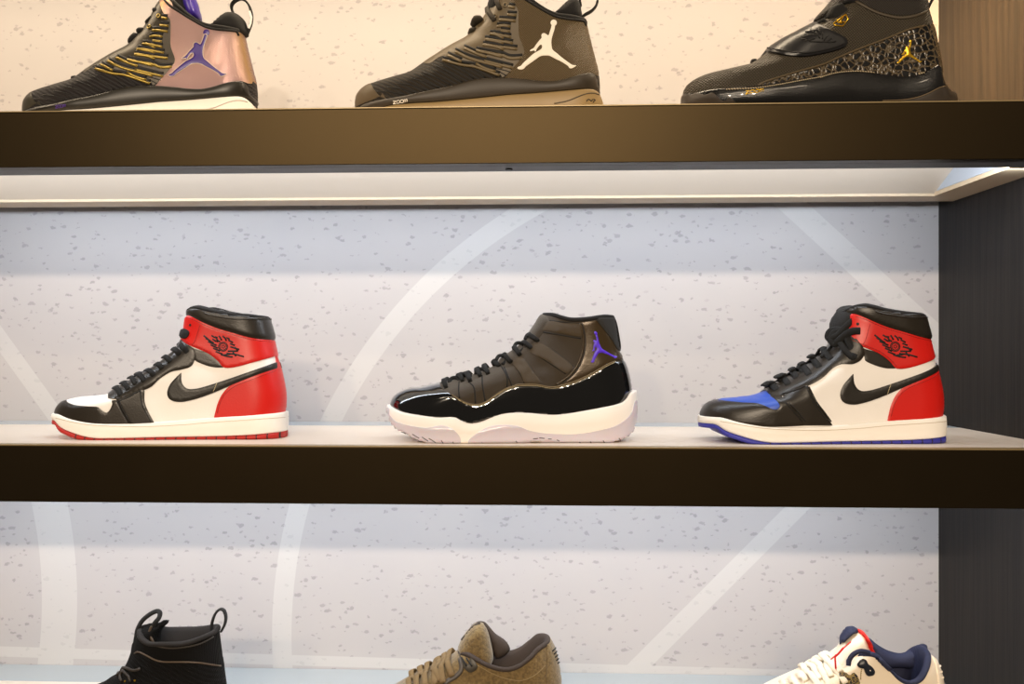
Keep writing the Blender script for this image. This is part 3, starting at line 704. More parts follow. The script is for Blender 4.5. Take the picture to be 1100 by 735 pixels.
# ================================================================ patent-leather sneaker, middle of the shelf
U = Z(540, 330, 6.875); V = Z(410, 390, 6.875); Wz = Z(560, 400, 7.857); Q = Z(400, 325, 3.667)
s = Shoe('patent_sneaker', 'black patent leather sneaker with a thick white sole and small purple emblem at the ankle', 416, 684, ZM, 1.158)
M_mesh = mat('dark_ballistic_nylon', (60, 49, 34), .62, ('weave', 420, .6), sheen=.15)
M_web = mat('nylon_webbing', (72, 59, 40), .5, ('weave', 300, .6))
M_pat = mat('black_patent_leather', (7, 7, 8), .10, coat=1, spec=.6)
M_sheen = mat('brown_sheen_leather', (66, 52, 32), .26, ('grain', 500, .15), metal=.25)
M_pur = mat('purple_print', (84, 44, 214), .45)
M_mid = mat('white_foam', (247, 241, 236), .5, ('grain', 900, .05))
M_ice = mat('lilac_translucent_rubber', (212, 204, 216), .22, trans=.3)
front = V((75, 345), (72, 300), (85, 262), (125, 225), (200, 193), (300, 178), (400, 155), (470, 138), (540, 120), (620, 100), (700, 72), (780, 40), (850, 8)) + Q((500, 222), (560, 180), (608, 140), (635, 95), (655, 62), (672, 50))
s.body('upper', M_mesh, front, Q((1012, 385), (1018, 340), (1006, 275), (985, 215), (970, 180), (958, 110), (950, 60)), U((300, 55), (370, 60), (430, 78), (500, 93), (600, 90), (700, 75), (760, 66), (820, 68)),
       V((75, 345), (150, 372), (300, 392), (430, 402), (600, 430), (660, 448), (850, 395), (1000, 372)) + Wz((200, 360), (320, 362), (700, 305), (930, 230)), wt=.033, lining=M_lining, lf=((0, .075), (.4, .058), (.75, .042), (1, .034)))
mt = [(414, 437)] + V((65, 337), (150, 366), (300, 386), (430, 398), (540, 394), (600, 425), (660, 443), (740, 430), (850, 385), (950, 366), (1095, 368)) + Wz((200, 355), (320, 357), (480, 335), (700, 295), (850, 264), (905, 222), (935, 180)) + [(686, 421)]
sb = [(414, 446)] + V((45, 440), (90, 490), (150, 512), (250, 560), (380, 592), (540, 600), (700, 601), (900, 606)) + Wz((20, 590), (150, 588), (230, 590), (300, 592), (400, 601), (700, 599), (850, 577), (950, 522), (978, 465)) + [(686, 455)]
s.sole('midsole', M_mid, mt, sb, extra=.0045, toe_x=415.5, heel_x=684, bulge=.003, lt=.08, lh=.05)
mbv = s.solebvh
s.panel('outsole', M_ice, V((30, 330), (60, 340), (62, 385), (110, 432), (200, 462), (330, 479), (430, 462), (500, 475), (560, 522), (585, 575), (570, 640, 1), (300, 640, 1), (20, 520)), off=.0012, bvh=mbv)
s.panel('outsole', M_ice, V((640, 575), (720, 510), (800, 470), (900, 458), (1000, 466), (1090, 500), (1200, 520)) + Wz((400, 525), (520, 518), (620, 500), (780, 460), (880, 400), (935, 330), (955, 250), (1000, 230, 1), (1010, 620, 1), (400, 630), (0, 640)) + V((650, 640, 1)), off=.0012, bvh=mbv)
dk = MB()
for a in (V((740, 585), (742, 604)), V((890, 590), (893, 606)), V((990, 575), (1000, 584)), V((150, 505), (185, 520)), V((440, 570), (455, 590)), V((525, 580), (535, 596)), Wz((100, 560), (140, 556)), Wz((150, 552), (195, 556)), Wz((225, 560), (255, 562)), Wz((300, 568), (320, 578)), Wz((490, 585), (500, 596)), Wz((580, 582), (590, 594)), Wz((690, 575), (700, 590)), Wz((820, 555), (835, 570)), V((300, 545), (345, 575)), V((350, 555), (400, 585)), V((230, 525), (280, 555))):
    s.stroke('', None, a, w=.0006, th=.0004, off=.0013, bvh=mbv, mb=dk)
dk.build('tread_notch', mat('grey_notch', (90, 84, 88), .6), s.root)
s.panel('patent_mudguard', M_pat, V((20, 320), (50, 240), (150, 180), (300, 155), (425, 140, 1), (440, 185), (500, 230), (560, 262), (620, 295), (690, 310), (760, 295), (850, 232), (920, 190), (1000, 166)) + U((100, 575), (250, 575), (330, 590), (400, 589), (540, 547), (660, 491), (770, 426), (835, 404), (900, 395), (960, 400, 1)) + [(700, 440, 1), (640, 452), (560, 452), (506, 460), (450, 455)], off=.0022, step=2.6)
mg = s.panel('heel_panel', M_sheen, U((578, 116, 1), (690, 99, 1), (740, 160), (800, 240), (848, 318), (880, 362), (870, 392), (835, 400), (770, 422), (660, 487), (540, 541), (400, 586, 1), (500, 520), (565, 440), (600, 340), (606, 230), (594, 160)), off=.0014)
s.panel('collar_panel', mat('black_knit_collar', (30, 27, 22), .7, ('weave', 380, .4)), U((690, 98, 1), (740, 60), (830, 50, 1), (880, 320, 1), (850, 322), (800, 240), (740, 160)), off=.0024)
tg = s.free('heel_tab', M_lining, [(p[0], p[1], y) for p, y in zip(U((815, 75), (835, 130), (852, 220), (862, 300), (850, 322)), (0, 0, 0, 0, 0))], w=.011, th=.0016, nrm=(1, 0, 0))
s.free('heel_tab_print', M_white, [(p[0], p[1], -.004) for p in U((829, 105), (840, 150), (848, 190))], w=.006, th=.0006, nrm=(1, 0, 0), parent=tg)
# stitched edges
for pts in (V((560, 268), (620, 300), (690, 315), (760, 300), (850, 238), (920, 196), (1000, 172)) + U((100, 582), (250, 582), (330, 597), (400, 597), (540, 555), (660, 498), (770, 434), (820, 412)),):
    s.stroke('edge_piping', mat('bronze_piping', (110, 92, 60), .4), V((520, 240), (560, 262), (620, 293), (690, 308), (760, 293), (850, 230), (920, 188), (1000, 164)) + U((100, 573), (250, 573), (330, 588), (400, 587), (540, 545), (660, 489), (770, 424), (825, 402)), w=.0007, off=.0022)
    s.stroke('edge_stitching', M_thread, pts, w=.00035, off=.0026, dash=(1, 1))
s.stroke('heel_panel_stitching', M_seam, U((586, 120), (606, 200), (612, 260), (600, 350), (560, 450), (500, 520), (440, 560)), w=.0005, off=.0018)
s.stroke('heel_panel_stitching', M_sheen, U((572, 120), (590, 200), (596, 260), (584, 345), (545, 440), (480, 515), (390, 575)), w=.0009, off=.0012)
for pts in (U((300, 185), (420, 205), (578, 232)), U((258, 262), (390, 335), (520, 440)), U((215, 330), (340, 410), (465, 492)), U((150, 378), (215, 465), (270, 555)), U((75, 412), (130, 490), (160, 560)), V((572, 140), (568, 200), (575, 262)), V((640, 140), (682, 180), (692, 300)), V((742, 90), (745, 170), (765, 285)), V((880, 20), (925, 100), (925, 180)), U((345, 100), (450, 112), (575, 125)), U((10, 440), (60, 560), (70, 590))):
    s.stroke('webbing_seam', M_seam, pts, w=.0009, th=.0004, off=.0002, mirror=True)
for pts in (U((255, 240), (300, 175), (420, 190), (578, 215), (578, 130), (450, 118), (340, 105), (270, 160)), U((200, 325), (258, 262), (390, 335), (520, 440), (500, 470), (468, 490), (340, 405)), U((75, 412), (140, 370), (215, 465), (275, 560), (165, 560), (130, 490))):
    s.panel('webbing_band', M_web, pts, off=.0014, mirror=True)
for a, r in ((Q((290, 335)), Q((282, 312))), (Q((355, 310)), Q((335, 296))), (Q((385, 310)), Q((365, 284))), (Q((425, 290)), Q((410, 268))), (Q((455, 280)), Q((440, 252))), (Q((500, 250)), Q((480, 240))), (Q((545, 232)), Q((515, 208))), (Q((580, 205)), Q((558, 178))), (Q((625, 180)), Q((590, 158))), (Q((650, 150)), Q((618, 128)))):
    s.lace(M_lace, a[0], r[0], w=.0030, th=.0022, bow=.003)
for c in (Q((320, 302)), Q((365, 285)), Q((425, 268)), Q((505, 215)), Q((575, 165)), Q((620, 130))):
    x, y = c[0]; s.free('lace_loop', M_lace, [(x - 5, y + 4, -.018), (x - 2, y - 1, -.014), (x + 4, y - 1, -.016), (x + 6, y + 4, -.022), (x + 2, y + 8, -.026)], w=.0024, th=.0022)
s.pillow('tongue', M_mesh, Q((560, 200), (600, 140), (640, 80), (662, 48), (690, 44), (740, 60), (740, 120), (640, 200)), y=0, thick=.028, fall=10)
jump(s, M_pur, U((685, 193))[0], U((655, 405))[0], U((838, 368))[0], off=.0022)
s2 = s

# ================================================================ text on the soles
def zoom_word(s, m, x0, y0, x1, y1, h, w=.00045, off=.0006, bvh=None):
    """the four letters, from left to right along a base line"""
    mb = MB(); n = 4; d = Vector((x1 - x0, y1 - y0)); cw = d / n; up = Vector((0, -h))
    def g(i, pts): 
        o = Vector((x0, y0)) + cw * i
        return [tuple(o + cw * (.82 * a) + up * b) for a, b in pts]
    s.stroke('', None, g(0, [(0, 1), (1, 1), (0, 0), (1, 0)]), w=w, th=w * .6, off=off, bvh=bvh, mb=mb, step=1, smooth=False)
    for i in (1, 2): s.stroke('', None, g(i, [(0, .2), (.15, 0), (.85, 0), (1, .2), (1, .8), (.85, 1), (.15, 1), (0, .8), (0, .2)]), w=w, th=w * .6, off=off, bvh=bvh, mb=mb, step=1, smooth=False)
    s.stroke('', None, g(3, [(0, 0), (0, 1), (.5, .9), (.5, 0)]), w=w, th=w * .6, off=off, bvh=bvh, mb=mb, step=1, smooth=False)
    s.stroke('', None, g(3, [(.5, .9), (1, 1), (1, 0)]), w=w, th=w * .6, off=off, bvh=bvh, mb=mb, step=1, smooth=False)
    return mb.build('sole_lettering', m, s.root, smooth=True)

# ================================================================ ribbed basketball sneakers on the top shelf
D2 = Z(530, 0, 6.13); E2 = Z(380, 30, 6.875); D1 = Z(150, 0, 6.13); E1 = Z(20, 40, 7.857)
def ribbed_shoe(name, label, mt, pos):
    s = Shoe(name, label, 381, 650.5, ZT, 1.165)
    front = [(382, 119), (381.5, 113), (383, 104), (390, 96.5), (399, 93), (416.4, 88), (436.7, 82), (452.7, 71.5), (467, 62), (481.8, 52.5), (500.7, 41.5), (508, 33), (517, 23), (526, 8), (535, -8), (545, -16)]
    top = [(545, -14), (556, -6), (566, .5), (579, 9), (595, 18), (611.6, 22), (622, 24.5), (630, 26)]
    back = [(644, 108), (644.5, 92), (642.6, 78), (638.5, 62), (634, 44), (630, 26)]
    bottom = [(382, 119), (413, 116), (467, 112), (530, 106), (595, 104), (644, 108)]
    s.body('upper', mt['knit'], front, back, top, bottom, wt=.032, lining=M_lining, taper=.06)
    ct = [(380, 112), (390, 109)] + E2((170, 535), (230, 530), (350, 518), (500, 488), (700, 443), (900, 385), (1080, 366)) + D2((200, 515), (300, 524), (400, 525), (480, 508), (550, 485), (600, 468), (640, 458), (675, 462), (692, 490), (698, 530)) + [(652, 92)]
    cb = [(380, 119.5), (400, 118.5)] + E2((290, 582), (450, 572), (600, 562), (800, 540), (1100, 500)) + D2((100, 625), (250, 612), (400, 598), (550, 583), (690, 568)) + [(652, 93)]
    sb = [(380, 127), (420, 127), (520, 127), (600, 127), (652, 127)]
    s.sole('foam_carrier', mt['carrier'], ct, cb, extra=.0045, floor=False, toe_x=381.5, heel_x=644.5, lt=.08, lh=.045, bulge=.002)
    s.cbv = s.solebvh
    st = [(380, 119.0), (400, 118)] + E2((290, 581), (450, 571), (600, 561), (800, 539), (1100, 499)) + D2((100, 624), (250, 611), (400, 597), (550, 582), (660, 571), (705, 590), (725, 625), (740, 660))
    s.sole('sole', mt['sole'], st, sb, extra=.0055, toe_x=381, heel_x=651, lt=.08, lh=.05, bulge=.0025)
    sv = s.solebvh
    s.stroke('sole_groove', mt['groove'], D2((400, 682), (480, 668), (540, 645), (590, 625), (640, 613), (690, 622), (722, 650)), w=.0007, off=.0003, bvh=sv, mirror=True)
    if pos is None:
        mk = MB()
        for a in (((612, 668), (625, 655), (640, 662)), ((640, 668), (655, 655)), ((655, 675), (670, 660), (660, 655))): s.stroke('', None, D2(*a), w=.0006, th=.0005, off=.0004, bvh=sv, mb=mk, step=1)
        mk.build('heel_marking', M_seam, s.root)
    s.panel('toe_guard', mt['guard'], E2((-20, 590), (10, 480), (60, 430), (125, 410, 1), (150, 455), (190, 500), (250, 535), (240, 570), (120, 600)), off=.0008)
    s.panel('quarter', mt['quarter'], [(536, -20, 1), (548, -30)] + D2((180, -30), (215, -5, 1), (300, 52), (400, 106), (480, 128), (560, 140), (640, 150, 1), (720, 470, 1), (690, 500), (640, 480), (550, 505), (400, 545), (200, 535), (60, 530, 1), (110, 470), (170, 400), (205, 340), (170, 240), (165, 150), (160, 60), (110, 10)), off=.0008)
    s.stroke('collar_piping', M_lining, [(548, -12), (557, -5)] + D2((215, 0), (300, 52), (400, 106), (480, 126), (590, 140), (604, 172)), w=.0016, off=.0008, mirror=True)
    s.panel('rib_field', mt['field'], [(540, -20, 1), (528, -14), (514, 8), (500, 28), (480, 40), (462, 56), (452, 66, 1)] + E2((560, 262), (640, 212), (720, 215), (800, 245), (900, 285), (1000, 322), (1085, 345)) + D2((60, 510), (110, 470), (170, 400), (205, 340), (185, 240), (175, 150), (170, 60), (120, 0, 1)), off=.0004)
    slots = [D2((105, 25), (145, 32)), D2((95, 78), (155, 82)), D2((42, 112), (95, 114), (150, 120)), D2((25, 158), (70, 150), (115, 158)), D2((50, 183), (112, 190)), D2((-20, 205), (50, 212), (118, 228)), D2((-50, 240), (40, 250), (130, 268)), D2((-60, 275), (60, 292), (158, 305)), D2((-90, 320), (60, 345), (110, 365), (190, 362)), D2((-60, 380), (40, 405), (130, 428)),
             E2((970, 65), (1040, 75), (1110, 92)), E2((955, 105), (1050, 118), (1110, 140)), E2((820, 130), (900, 165), (985, 195)), E2((905, 145), (1000, 165), (1100, 192)), E2((755, 155), (850, 200), (960, 232), (1100, 268)), E2((700, 183), (750, 205), (800, 228)), E2((905, 240), (970, 275), (1050, 300)), E2((660, 215), (800, 250), (900, 265), (1080, 330)), E2((1035, 20), (1110, 55))]
    for a in slots:
        s.stroke('rib_slot', mt['slot'], a, w=.0015, th=.0006, off=.0010, mirror=False)
        s.stroke('rib', mt['rib'], [(x - .5, y + 3.6) for x, y in a], w=.0017, th=.0015, off=.0009, mirror=False)
    # knitted forefoot ridges
    for k in range(11):
        x = 404 + k * 12.5; y = interp(x, [(400, 97), (436, 84), (452, 76), (481, 58), (545, 60)]) + 3
        x1 = x + 30; y1 = interp(x1, [(413, 105), (452, 99), (482, 92), (511, 84), (570, 82)])
        if k in (7, 8, 9, 10): y = 64 + (k - 7) * 3
        s.stroke('knit_ridge', mt['slot'], [(x, y), ((x + x1) / 2, (y + y1) / 2 - 1.5), (x1, y1)], w=.0008, th=.0006, off=.0001)
    # laces and rings
    for c in ((78, 35), (10, 110)):
        s.dot('eyelet', mt['rib'], *D2(c)[0], r=.0026, off=.0014, ring=True); s.dot('eyelet_hole', M_seam, *D2(c)[0], r=.0010, off=.0014)
    if pos is not None: s.move(*pos, ZT)
    return s
tan_m = dict(knit=mat('charcoal_knit', (64, 52, 34), .75, ('knit', 190, 1.0), second=(20, 18, 15)), carrier=mat('charcoal_foam', (48, 39, 26), .5, ('grain', 700, .08)), sole=mat('tan_rubber', (146, 122, 80), .45),
             groove=mat('dark_tan_line', (70, 60, 42), .5), guard=mat('grey_brown_guard', (84, 70, 48), .5), quarter=mat('brown_textured_quarter', (104, 86, 56), .42, ('twill', 150, 1.0), second=(66, 54, 34)), field=mat('brown_rib_field', (88, 74, 50), .5, ('grain', 300, .2)), slot=mat('deep_slot', (18, 16, 13), .7), rib=mat('brown_rib', (104, 88, 58), .45))
iq = mat('iridescent_quarter', (150, 110, 120), .30, ('twill', 240, .8), metal=.6); t_ = iq.node_tree
lw = N(t_, 'ShaderNodeLayerWeight'); lw.inputs[0].default_value = .35; rp = N(t_, 'ShaderNodeValToRGB')
rp.color_ramp.elements[0].color = lin((214, 178, 182)); rp.color_ramp.elements[1].color = lin((70, 40, 120)); e_ = rp.color_ramp.elements.new(.35); e_.color = lin((200, 160, 110))
t_.links.new(lw.outputs['Facing'], rp.inputs[0]); t_.links.new(rp.outputs[0], t_.nodes['Principled BSDF'].inputs['Base Color'])
iri_m = dict(knit=mat('plum_black_knit', (40, 32, 34), .7, ('knit', 190, 1.0), second=(16, 12, 13)), carrier=mat('black_satin_foam', (30, 27, 21), .38), sole=M_rub_w, groove=mat('pale_grey_line', (190, 182, 176), .5), guard=mat('olive_black_guard', (52, 48, 38), .4),
             quarter=iq, field=mat('bronze_rib_field', (52, 45, 32), .4, ('grain', 300, .2), metal=.35), slot=mat('black_slot', (14, 11, 10), .6), rib=mat('gold_sheen_rib', (150, 128, 60), .30, metal=.7))
s5 = ribbed_shoe('basketball_sneaker', 'dark brown ribbed basketball sneaker with a white emblem and tan sole, on the top shelf', tan_m, None)
t2 = s5
jump(t2, mat('white_print', (248, 240, 225), .5), D2((397, 152))[0], D2((165, 450))[0], D2((540, 437))[0], off=.0018)
zoom_word(t2, mat('white_letter', (245, 240, 230), .5), *E2((290, 562))[0], *E2((400, 546))[0], 3.2, off=.0006, bvh=t2.cbv)
M_l5 = mat('dark_brown_lace', (46, 38, 26), .75, ('weave', 500, .5))
def top_bits(s, tong, liner, lace_m, loop_pts, pad, band):
    s.pillow('heel_padding', M_lining, pad, y=0, thick=.016, fall=8)
    s.free('pull_loop', M_lining, loop_pts, w=.0016, th=.005, nrm=(0, -1, 0))
top_bits(t2, None, None, None, [(p[0], p[1], y) for p, y in zip(D2((570, 130), (600, 100), (650, 70), (680, 30), (685, -20), (660, -60), (620, -80), (585, -60), (570, -10), (575, 40)), (0,) * 10)], D2((385, 110), (430, 60), (490, 5), (530, -10), (565, 10), (578, 60), (580, 140), (480, 150)), None)
t2.pillow('tongue', M_lining, [(523, 12), (530, -12), (545, -36), (562, -44), (566, -20), (566, 5), (552, 20), (536, 30)], y=0, thick=.024, fall=9)
for a, r in ((D2((45, 60))[0], (533, -4)), ((531, 22), (523, 10))): t2.lace(M_l5, a, r, w=.0030, th=.0015)
for pts in (Z(370, 0, 3.667)((495, 95), (510, 70), (540, 70), (555, 90), (535, 105), (505, 105)), Z(370, 0, 3.667)((485, 130), (500, 115), (530, 120), (520, 140), (500, 148))):
    t2.pillow('lace', M_l5, pts, y=-.010, thick=.016, fall=4, step=2)
t2.pillow('lace_end', M_lace, E2((388, 345), (395, 325), (415, 320), (430, 332), (425, 352), (400, 358)), y=0, thick=.005, fall=3, step=1.5)

t1 = ribbed_shoe('basketball_sneaker', 'iridescent pink and gold basketball sneaker with purple emblem and white sole, top shelf', iri_m, (27, 281.5, 1.178))
jump(t1, mat('violet_print', (58, 30, 128), .35), D1((441, 216))[0], D1((198, 497))[0], D1((572, 492))[0], off=.0018, rim=mat('pale_outline', (225, 205, 190), .5))
zoom_word(t1, mat('violet_letter', (70, 40, 130), .5), *E1((310, 600))[0], *E1((400, 586))[0], 2.6, off=.0006, bvh=t1.cbv)
O1 = Z(10, 0, 3.793)
t1.pillow('heel_padding', M_lining, O1((822, 118), (850, 80), (880, 58), (910, 50), (940, 65), (965, 95), (970, 150), (900, 150)), y=0, thick=.016, fall=8)
t1.free('pull_loop', M_lining, [(p[0], p[1], 0) for p in O1((915, 60), (905, 30), (915, 8), (945, -5), (972, 15), (987, 55), (985, 95), (968, 140))], w=.0014, th=.0052, nrm=(0, -1, 0))
lp = MB()
for yy in (-.005,):
    t1.sweep('', None, [t1.at(*q, yy) for q in O1((978, 45), (986, 70), (983, 95), (975, 115))], [Vector((0, -1, 0))] * 4, .0016, .0006, mb=lp)
lp.build('loop_print', M_white, t1.root)
t1.pillow('tongue', M_lining, O1((600, 60), (640, 15), (655, -20), (690, -40), (730, -30), (740, 30), (760, 80), (700, 90)), y=0, thick=.022, fall=8)
t1.pillow('tongue_liner', mat('purple_liner', (62, 40, 150), .35), O1((715, 20), (720, -25), (745, -30), (765, 10), (778, 78), (740, 80)), y=-.004, thick=.022, fall=7)
for pts in (O1((590, 45), (610, 38), (640, 50), (650, 68), (620, 78), (595, 65)), O1((528, 125), (555, 118), (580, 130), (560, 150), (530, 150)), O1((495, 165), (520, 140), (550, 150), (545, 180), (500, 195), (492, 185)), O1((560, 100), (590, 70), (600, 80), (575, 115))):
    t1.pillow('lace', M_lace, pts, y=-.010, thick=.016, fall=4, step=2)
t1.pillow('lace_end', M_lace, E1((440, 350), (450, 328), (475, 322), (492, 335), (480, 352), (455, 360)), y=0, thick=.005, fall=3, step=1.5)

# ================================================================ black strapped sneaker, top right
T3 = Z(720, 0, 3.4375); G3 = Z(860, 0, 6.39); H3 = Z(725, 40, 6.875)
s = Shoe('strapped_sneaker', 'glossy black basketball sneaker with a forefoot strap and small gold emblem, top shelf right', 732, 1027, ZT, 1.125)
M_k3 = mat('black_ribbed_mesh', (66, 57, 42), .5, ('twill', 125, 1.0), second=(17, 15, 11)); M_k4 = mat('black_knit_cuff', (48, 42, 36), .65, ('twill', 150, 1.0), second=(16, 14, 12))
M_gl = mat('glossy_black_tooling', (14, 12, 10), .22, ('felt', 900, .35), coat=.6); M_ele = mat('crackle_print', (9, 8, 7), .25, ('crackle', 135, .6), coat=.4, second=(92, 78, 56))
M_gold = mat('gold', (226, 178, 50), .28, metal=.85)
s.body('upper', M_k3, [(734, 119), (733, 108), (733.5, 98), (738, 91), (749.7, 84.4), (768.6, 80), (794.8, 74.2), (806.5, 68.4), (815.2, 61.8), (830, 51), (850, 40), (872, 28), (886, 16), (900, 3), (912, -12), (920, -30)],
       [(1010, 112), (1013, 90), (1012, 73), (1008, 52), (1003, 30), (997, 8), (993, -14), (990, -32)], [(920, -30), (935, -33), (955, -34), (975, -34), (990, -32)], [(734, 119), (800, 114), (880, 110), (950, 110), (1010, 112)], wt=.033, lining=M_lining)
tt = [(731, 104), (736, 97)] + H3((95, 358), (150, 378), (250, 378), (350, 380), (400, 385), (500, 378), (600, 372), (750, 350), (900, 322), (1095, 288)) + G3((130, 530), (250, 497), (400, 487), (600, 507), (750, 517), (850, 490), (920, 455), (965, 432), (995, 450), (1005, 540), (1030, 575), (1060, 600))
s.sole('midsole', M_gl, tt, [(731, 129), (800, 129), (900, 130), (1028, 131)], extra=.005, toe_x=732, heel_x=1027, lt=.085, lh=.05, bulge=.003)
sv = s.solebvh
s.panel('outsole', mat('dark_brown_rubber', (52, 44, 36), .5), H3((20, 500), (30, 400), (70, 350), (110, 352), (135, 385), (170, 415), (230, 425), (270, 410), (300, 425), (340, 462), (370, 470), (400, 445), (440, 475), (470, 560, 1), (0, 560, 1)), off=.0010, bvh=sv, mirror=True)
s.panel('heel_outsole', mat('dark_brown_rubber', (52, 44, 36), .5), G3((700, 690), (800, 672), (880, 640), (950, 600), (1000, 590), (1050, 590), (1090, 620), (1090, 760, 1), (650, 760, 1)), off=.0012, bvh=sv, mirror=True)
s.stroke('outsole_edge', mat('tan_line', (120, 100, 72), .5), G3((560, 692), (700, 686), (800, 668), (880, 638), (950, 602), (1010, 588)), w=.0005, off=.0014, bvh=sv)
s.stroke('sole_stitching', thread('pale_thread', (205, 185, 150), (20, 17, 12), .0030), H3((380, 388), (500, 382), (600, 376), (750, 354), (900, 326), (1095, 292)) + G3((130, 534), (250, 501), (400, 491), (600, 511), (750, 521), (850, 500)), w=.0006, off=.0006, bvh=sv)
s.panel('crackle_quarter', M_ele, H3((610, 372, 1), (640, 345), (740, 310), (900, 262), (1100, 205)) + G3((250, 405), (400, 345), (600, 268), (740, 210), (850, 180, 1), (905, 165), (960, 200, 1), (1010, 470), (900, 520), (700, 545), (400, 520), (200, 540), (50, 575, 1)), off=.0008)
s.stroke('quarter_piping', mat('brown_piping', (88, 74, 52), .35), H3((610, 366), (640, 340), (740, 306), (900, 258), (1100, 200)) + G3((250, 400), (400, 338), (600, 262), (740, 205), (850, 178)), w=.0012, off=.0012, mirror=True)
s.panel('knit_cuff', M_k4, G3((390, 0, 1), (430, 25), (500, 62), (580, 90), (680, 106), (780, 96), (868, 62), (900, -60), (880, -260, 1), (380, -260, 1)), off=.0010)
s.stroke('cuff_seam', mat('brown_seam', (70, 60, 46), .6), G3((375, 10), (430, 40), (500, 78), (580, 106), (680, 124), (780, 112), (862, 82)), w=.0016, th=.0010, off=.0006, mirror=True)
ms = mat('satin_black_strap', (30, 29, 30), .33, ('grain', 500, .1))
st = s.panel('strap', ms, [(818, 56)] + H3((630, 100, 1), (655, 40), (800, -60)) + T3((525, 50, 1), (545, 92), (600, 118), (640, 140), (652, 158), (640, 175), (590, 192), (500, 209), (420, 206), (335, 186, 1)), off=.0042, mirror=True)
s.stroke('strap_seam', M_seam, T3((345, 182), (420, 198), (500, 200), (585, 184), (632, 168)), w=.0006, off=.0046)
wg = MB()
for a in (((500, 130), (540, 122)), ((488, 148), (520, 138), (545, 140)), ((495, 160), (530, 150)), ((545, 118), (552, 135)), ((560, 128), (556, 150)), ((575, 138), (562, 155)), ((590, 148), (570, 160)), ((606, 158), (580, 162)), ((520, 120), (530, 135)), ((510, 160), (545, 160), (600, 160)), ((535, 128), (548, 148)), ((485, 155), (505, 152))):
    s.stroke('', None, T3(*a), w=.0008, th=.0005, off=.0046, mb=wg, step=2)
wg.build('wing_emblem', M_seam, st, smooth=True)
s.pillow('tongue', M_k4, [(874, 24), (886, 8), (900, -8), (918, -36), (940, -40), (940, -5), (920, 10), (900, 22)], y=0, thick=.024, fall=8)
for pts in (G3((105, 160), (125, 140), (160, 150), (200, 185), (300, 195), (280, 215), (200, 200), (120, 185)), G3((160, 120), (190, 60), (260, 30), (290, 60), (330, 95), (320, 140), (290, 180), (220, 185), (170, 150)), G3((270, 20), (330, -10), (380, 20), (370, 60), (310, 60), (275, 50)), G3((265, -30), (330, -60), (400, -30), (380, 5), (300, 5))):
    s.pillow('lace', M_lace, pts, y=-.016, thick=.016, fall=5, step=2)
lb = MB()
for a in (((225, 162), (310, 98)), ((310, 98), (326, 130), (290, 180)), ((290, 180), (240, 174), (225, 162)), ((250, 150), (285, 160)), ((290, 120), (270, 150), (300, 150))):
    s.sweep('', None, [s.at(*q, -.0405) for q in G3(*a)], [Vector((0, -1, 0))] * len(a), .0008, .0007, mb=lb)
lb.build('gold_buckle', M_gold, s.root, smooth=True)
s.pillow('lace_end', M_lace, H3((555, 190), (565, 165), (590, 158), (608, 170), (600, 188), (575, 200)), y=0, thick=.006, fall=3, step=1.5)
s.free('pull_loop', M_lining, [(p[0], p[1], 0) for p in G3((868, 70), (885, 35), (905, -5), (915, -50), (900, -90), (870, -110))], w=.0012, th=.005, nrm=(0, -1, 0))
jump(s, M_gold, G3((752, 285))[0], G3((662, 432))[0], G3((828, 424))[0], off=.0018)
zoom_word(s, M_gold, *H3((522, 420))[0], *H3((660, 404))[0], 3.0, off=.0010, bvh=sv)
s6 = s

# ================================================================ bottom row, cut by the frame
X1 = Z(90, 640, 6.47); X2 = Z(410, 650, 5.238); X3 = Z(830, 650, 5.5); K1 = Z(100, 650, 8.65); K2 = Z(415, 665, 10.5); K3 = Z(830, 665, 10.5)
s = Shoe('knit_bootie', 'black knit-collared sneaker with two pull loops at its top, below the red-heeled pair', -10, 249, ZL, 1.165)
M_b = mat('black_brown_knit', (20, 16, 13), .9, ('weave', 200, .8), second=(9, 8, 7), spec=.2); M_bin = mat('brown_black_lining', (27, 21, 17), .85, ('weave', 300, .6))
s.body('upper', M_b, [(-9, 802), (-9, 792), (6, 774), (40, 757), (75, 746), (104, 735), (116, 727.5), (128.6, 721), (136, 709), (140.5, 697), (143.3, 688), (145.6, 680), (149, 675)],
       [(246, 805), (248, 780), (244, 745), (241.5, 727), (239, 705), (237, 690), (235.5, 677)], [(149, 676), (156, 684), (165, 689), (186, 690.5), (198, 689.8), (210, 687), (223, 682), (235.5, 677)], [(-9, 802), (60, 806), (150, 808), (246, 805)], wt=.034, lining=M_bin, depth=.07, lip=.002)
s.sole('midsole', M_rub_w, [(-12, 799), (60, 796), (150, 797), (252, 793)], [(-12, 812), (60, 817), (250, 817)], toe_x=-11, heel_x=250)
M_pip = mat('brown_piping', (78, 62, 46), .5)
s.stroke('collar_piping', M_pip, X1((480, 318), (530, 326), (620, 330), (700, 322), (780, 306), (860, 277), (925, 238)), w=.0016, off=.0016)
s.stroke('collar_piping', mat('dark_piping', (44, 36, 28), .6), X1((490, 345), (560, 362), (640, 365), (740, 352), (820, 330), (900, 285)), w=.0010, off=.0004)
s.stroke('overlay_piping', M_pip, X1((355, 402), (380, 390), (430, 412), (500, 448), (560, 460), (700, 461), (800, 466), (900, 482), (950, 488)), w=.0011, off=.0006)
s.panel('ankle_overlay', mat('black_fuse', (12, 10, 9), .8, ('knit', 160, 1.0), spec=.2, second=(6, 5, 5)), X1((340, 420), (380, 392), (430, 414), (500, 450), (560, 462), (700, 463), (800, 468), (900, 484), (980, 492, 1), (1010, 640), (1010, 800), (400, 800), (250, 640), (300, 500)), off=.0008)
s.pillow('tongue', M_b, X1((345, 420), (352, 300), (375, 240), (420, 205), (480, 190), (530, 185), (560, 168), (590, 185), (560, 215), (535, 250), (520, 340), (480, 400)), y=0, thick=.020, fall=10)
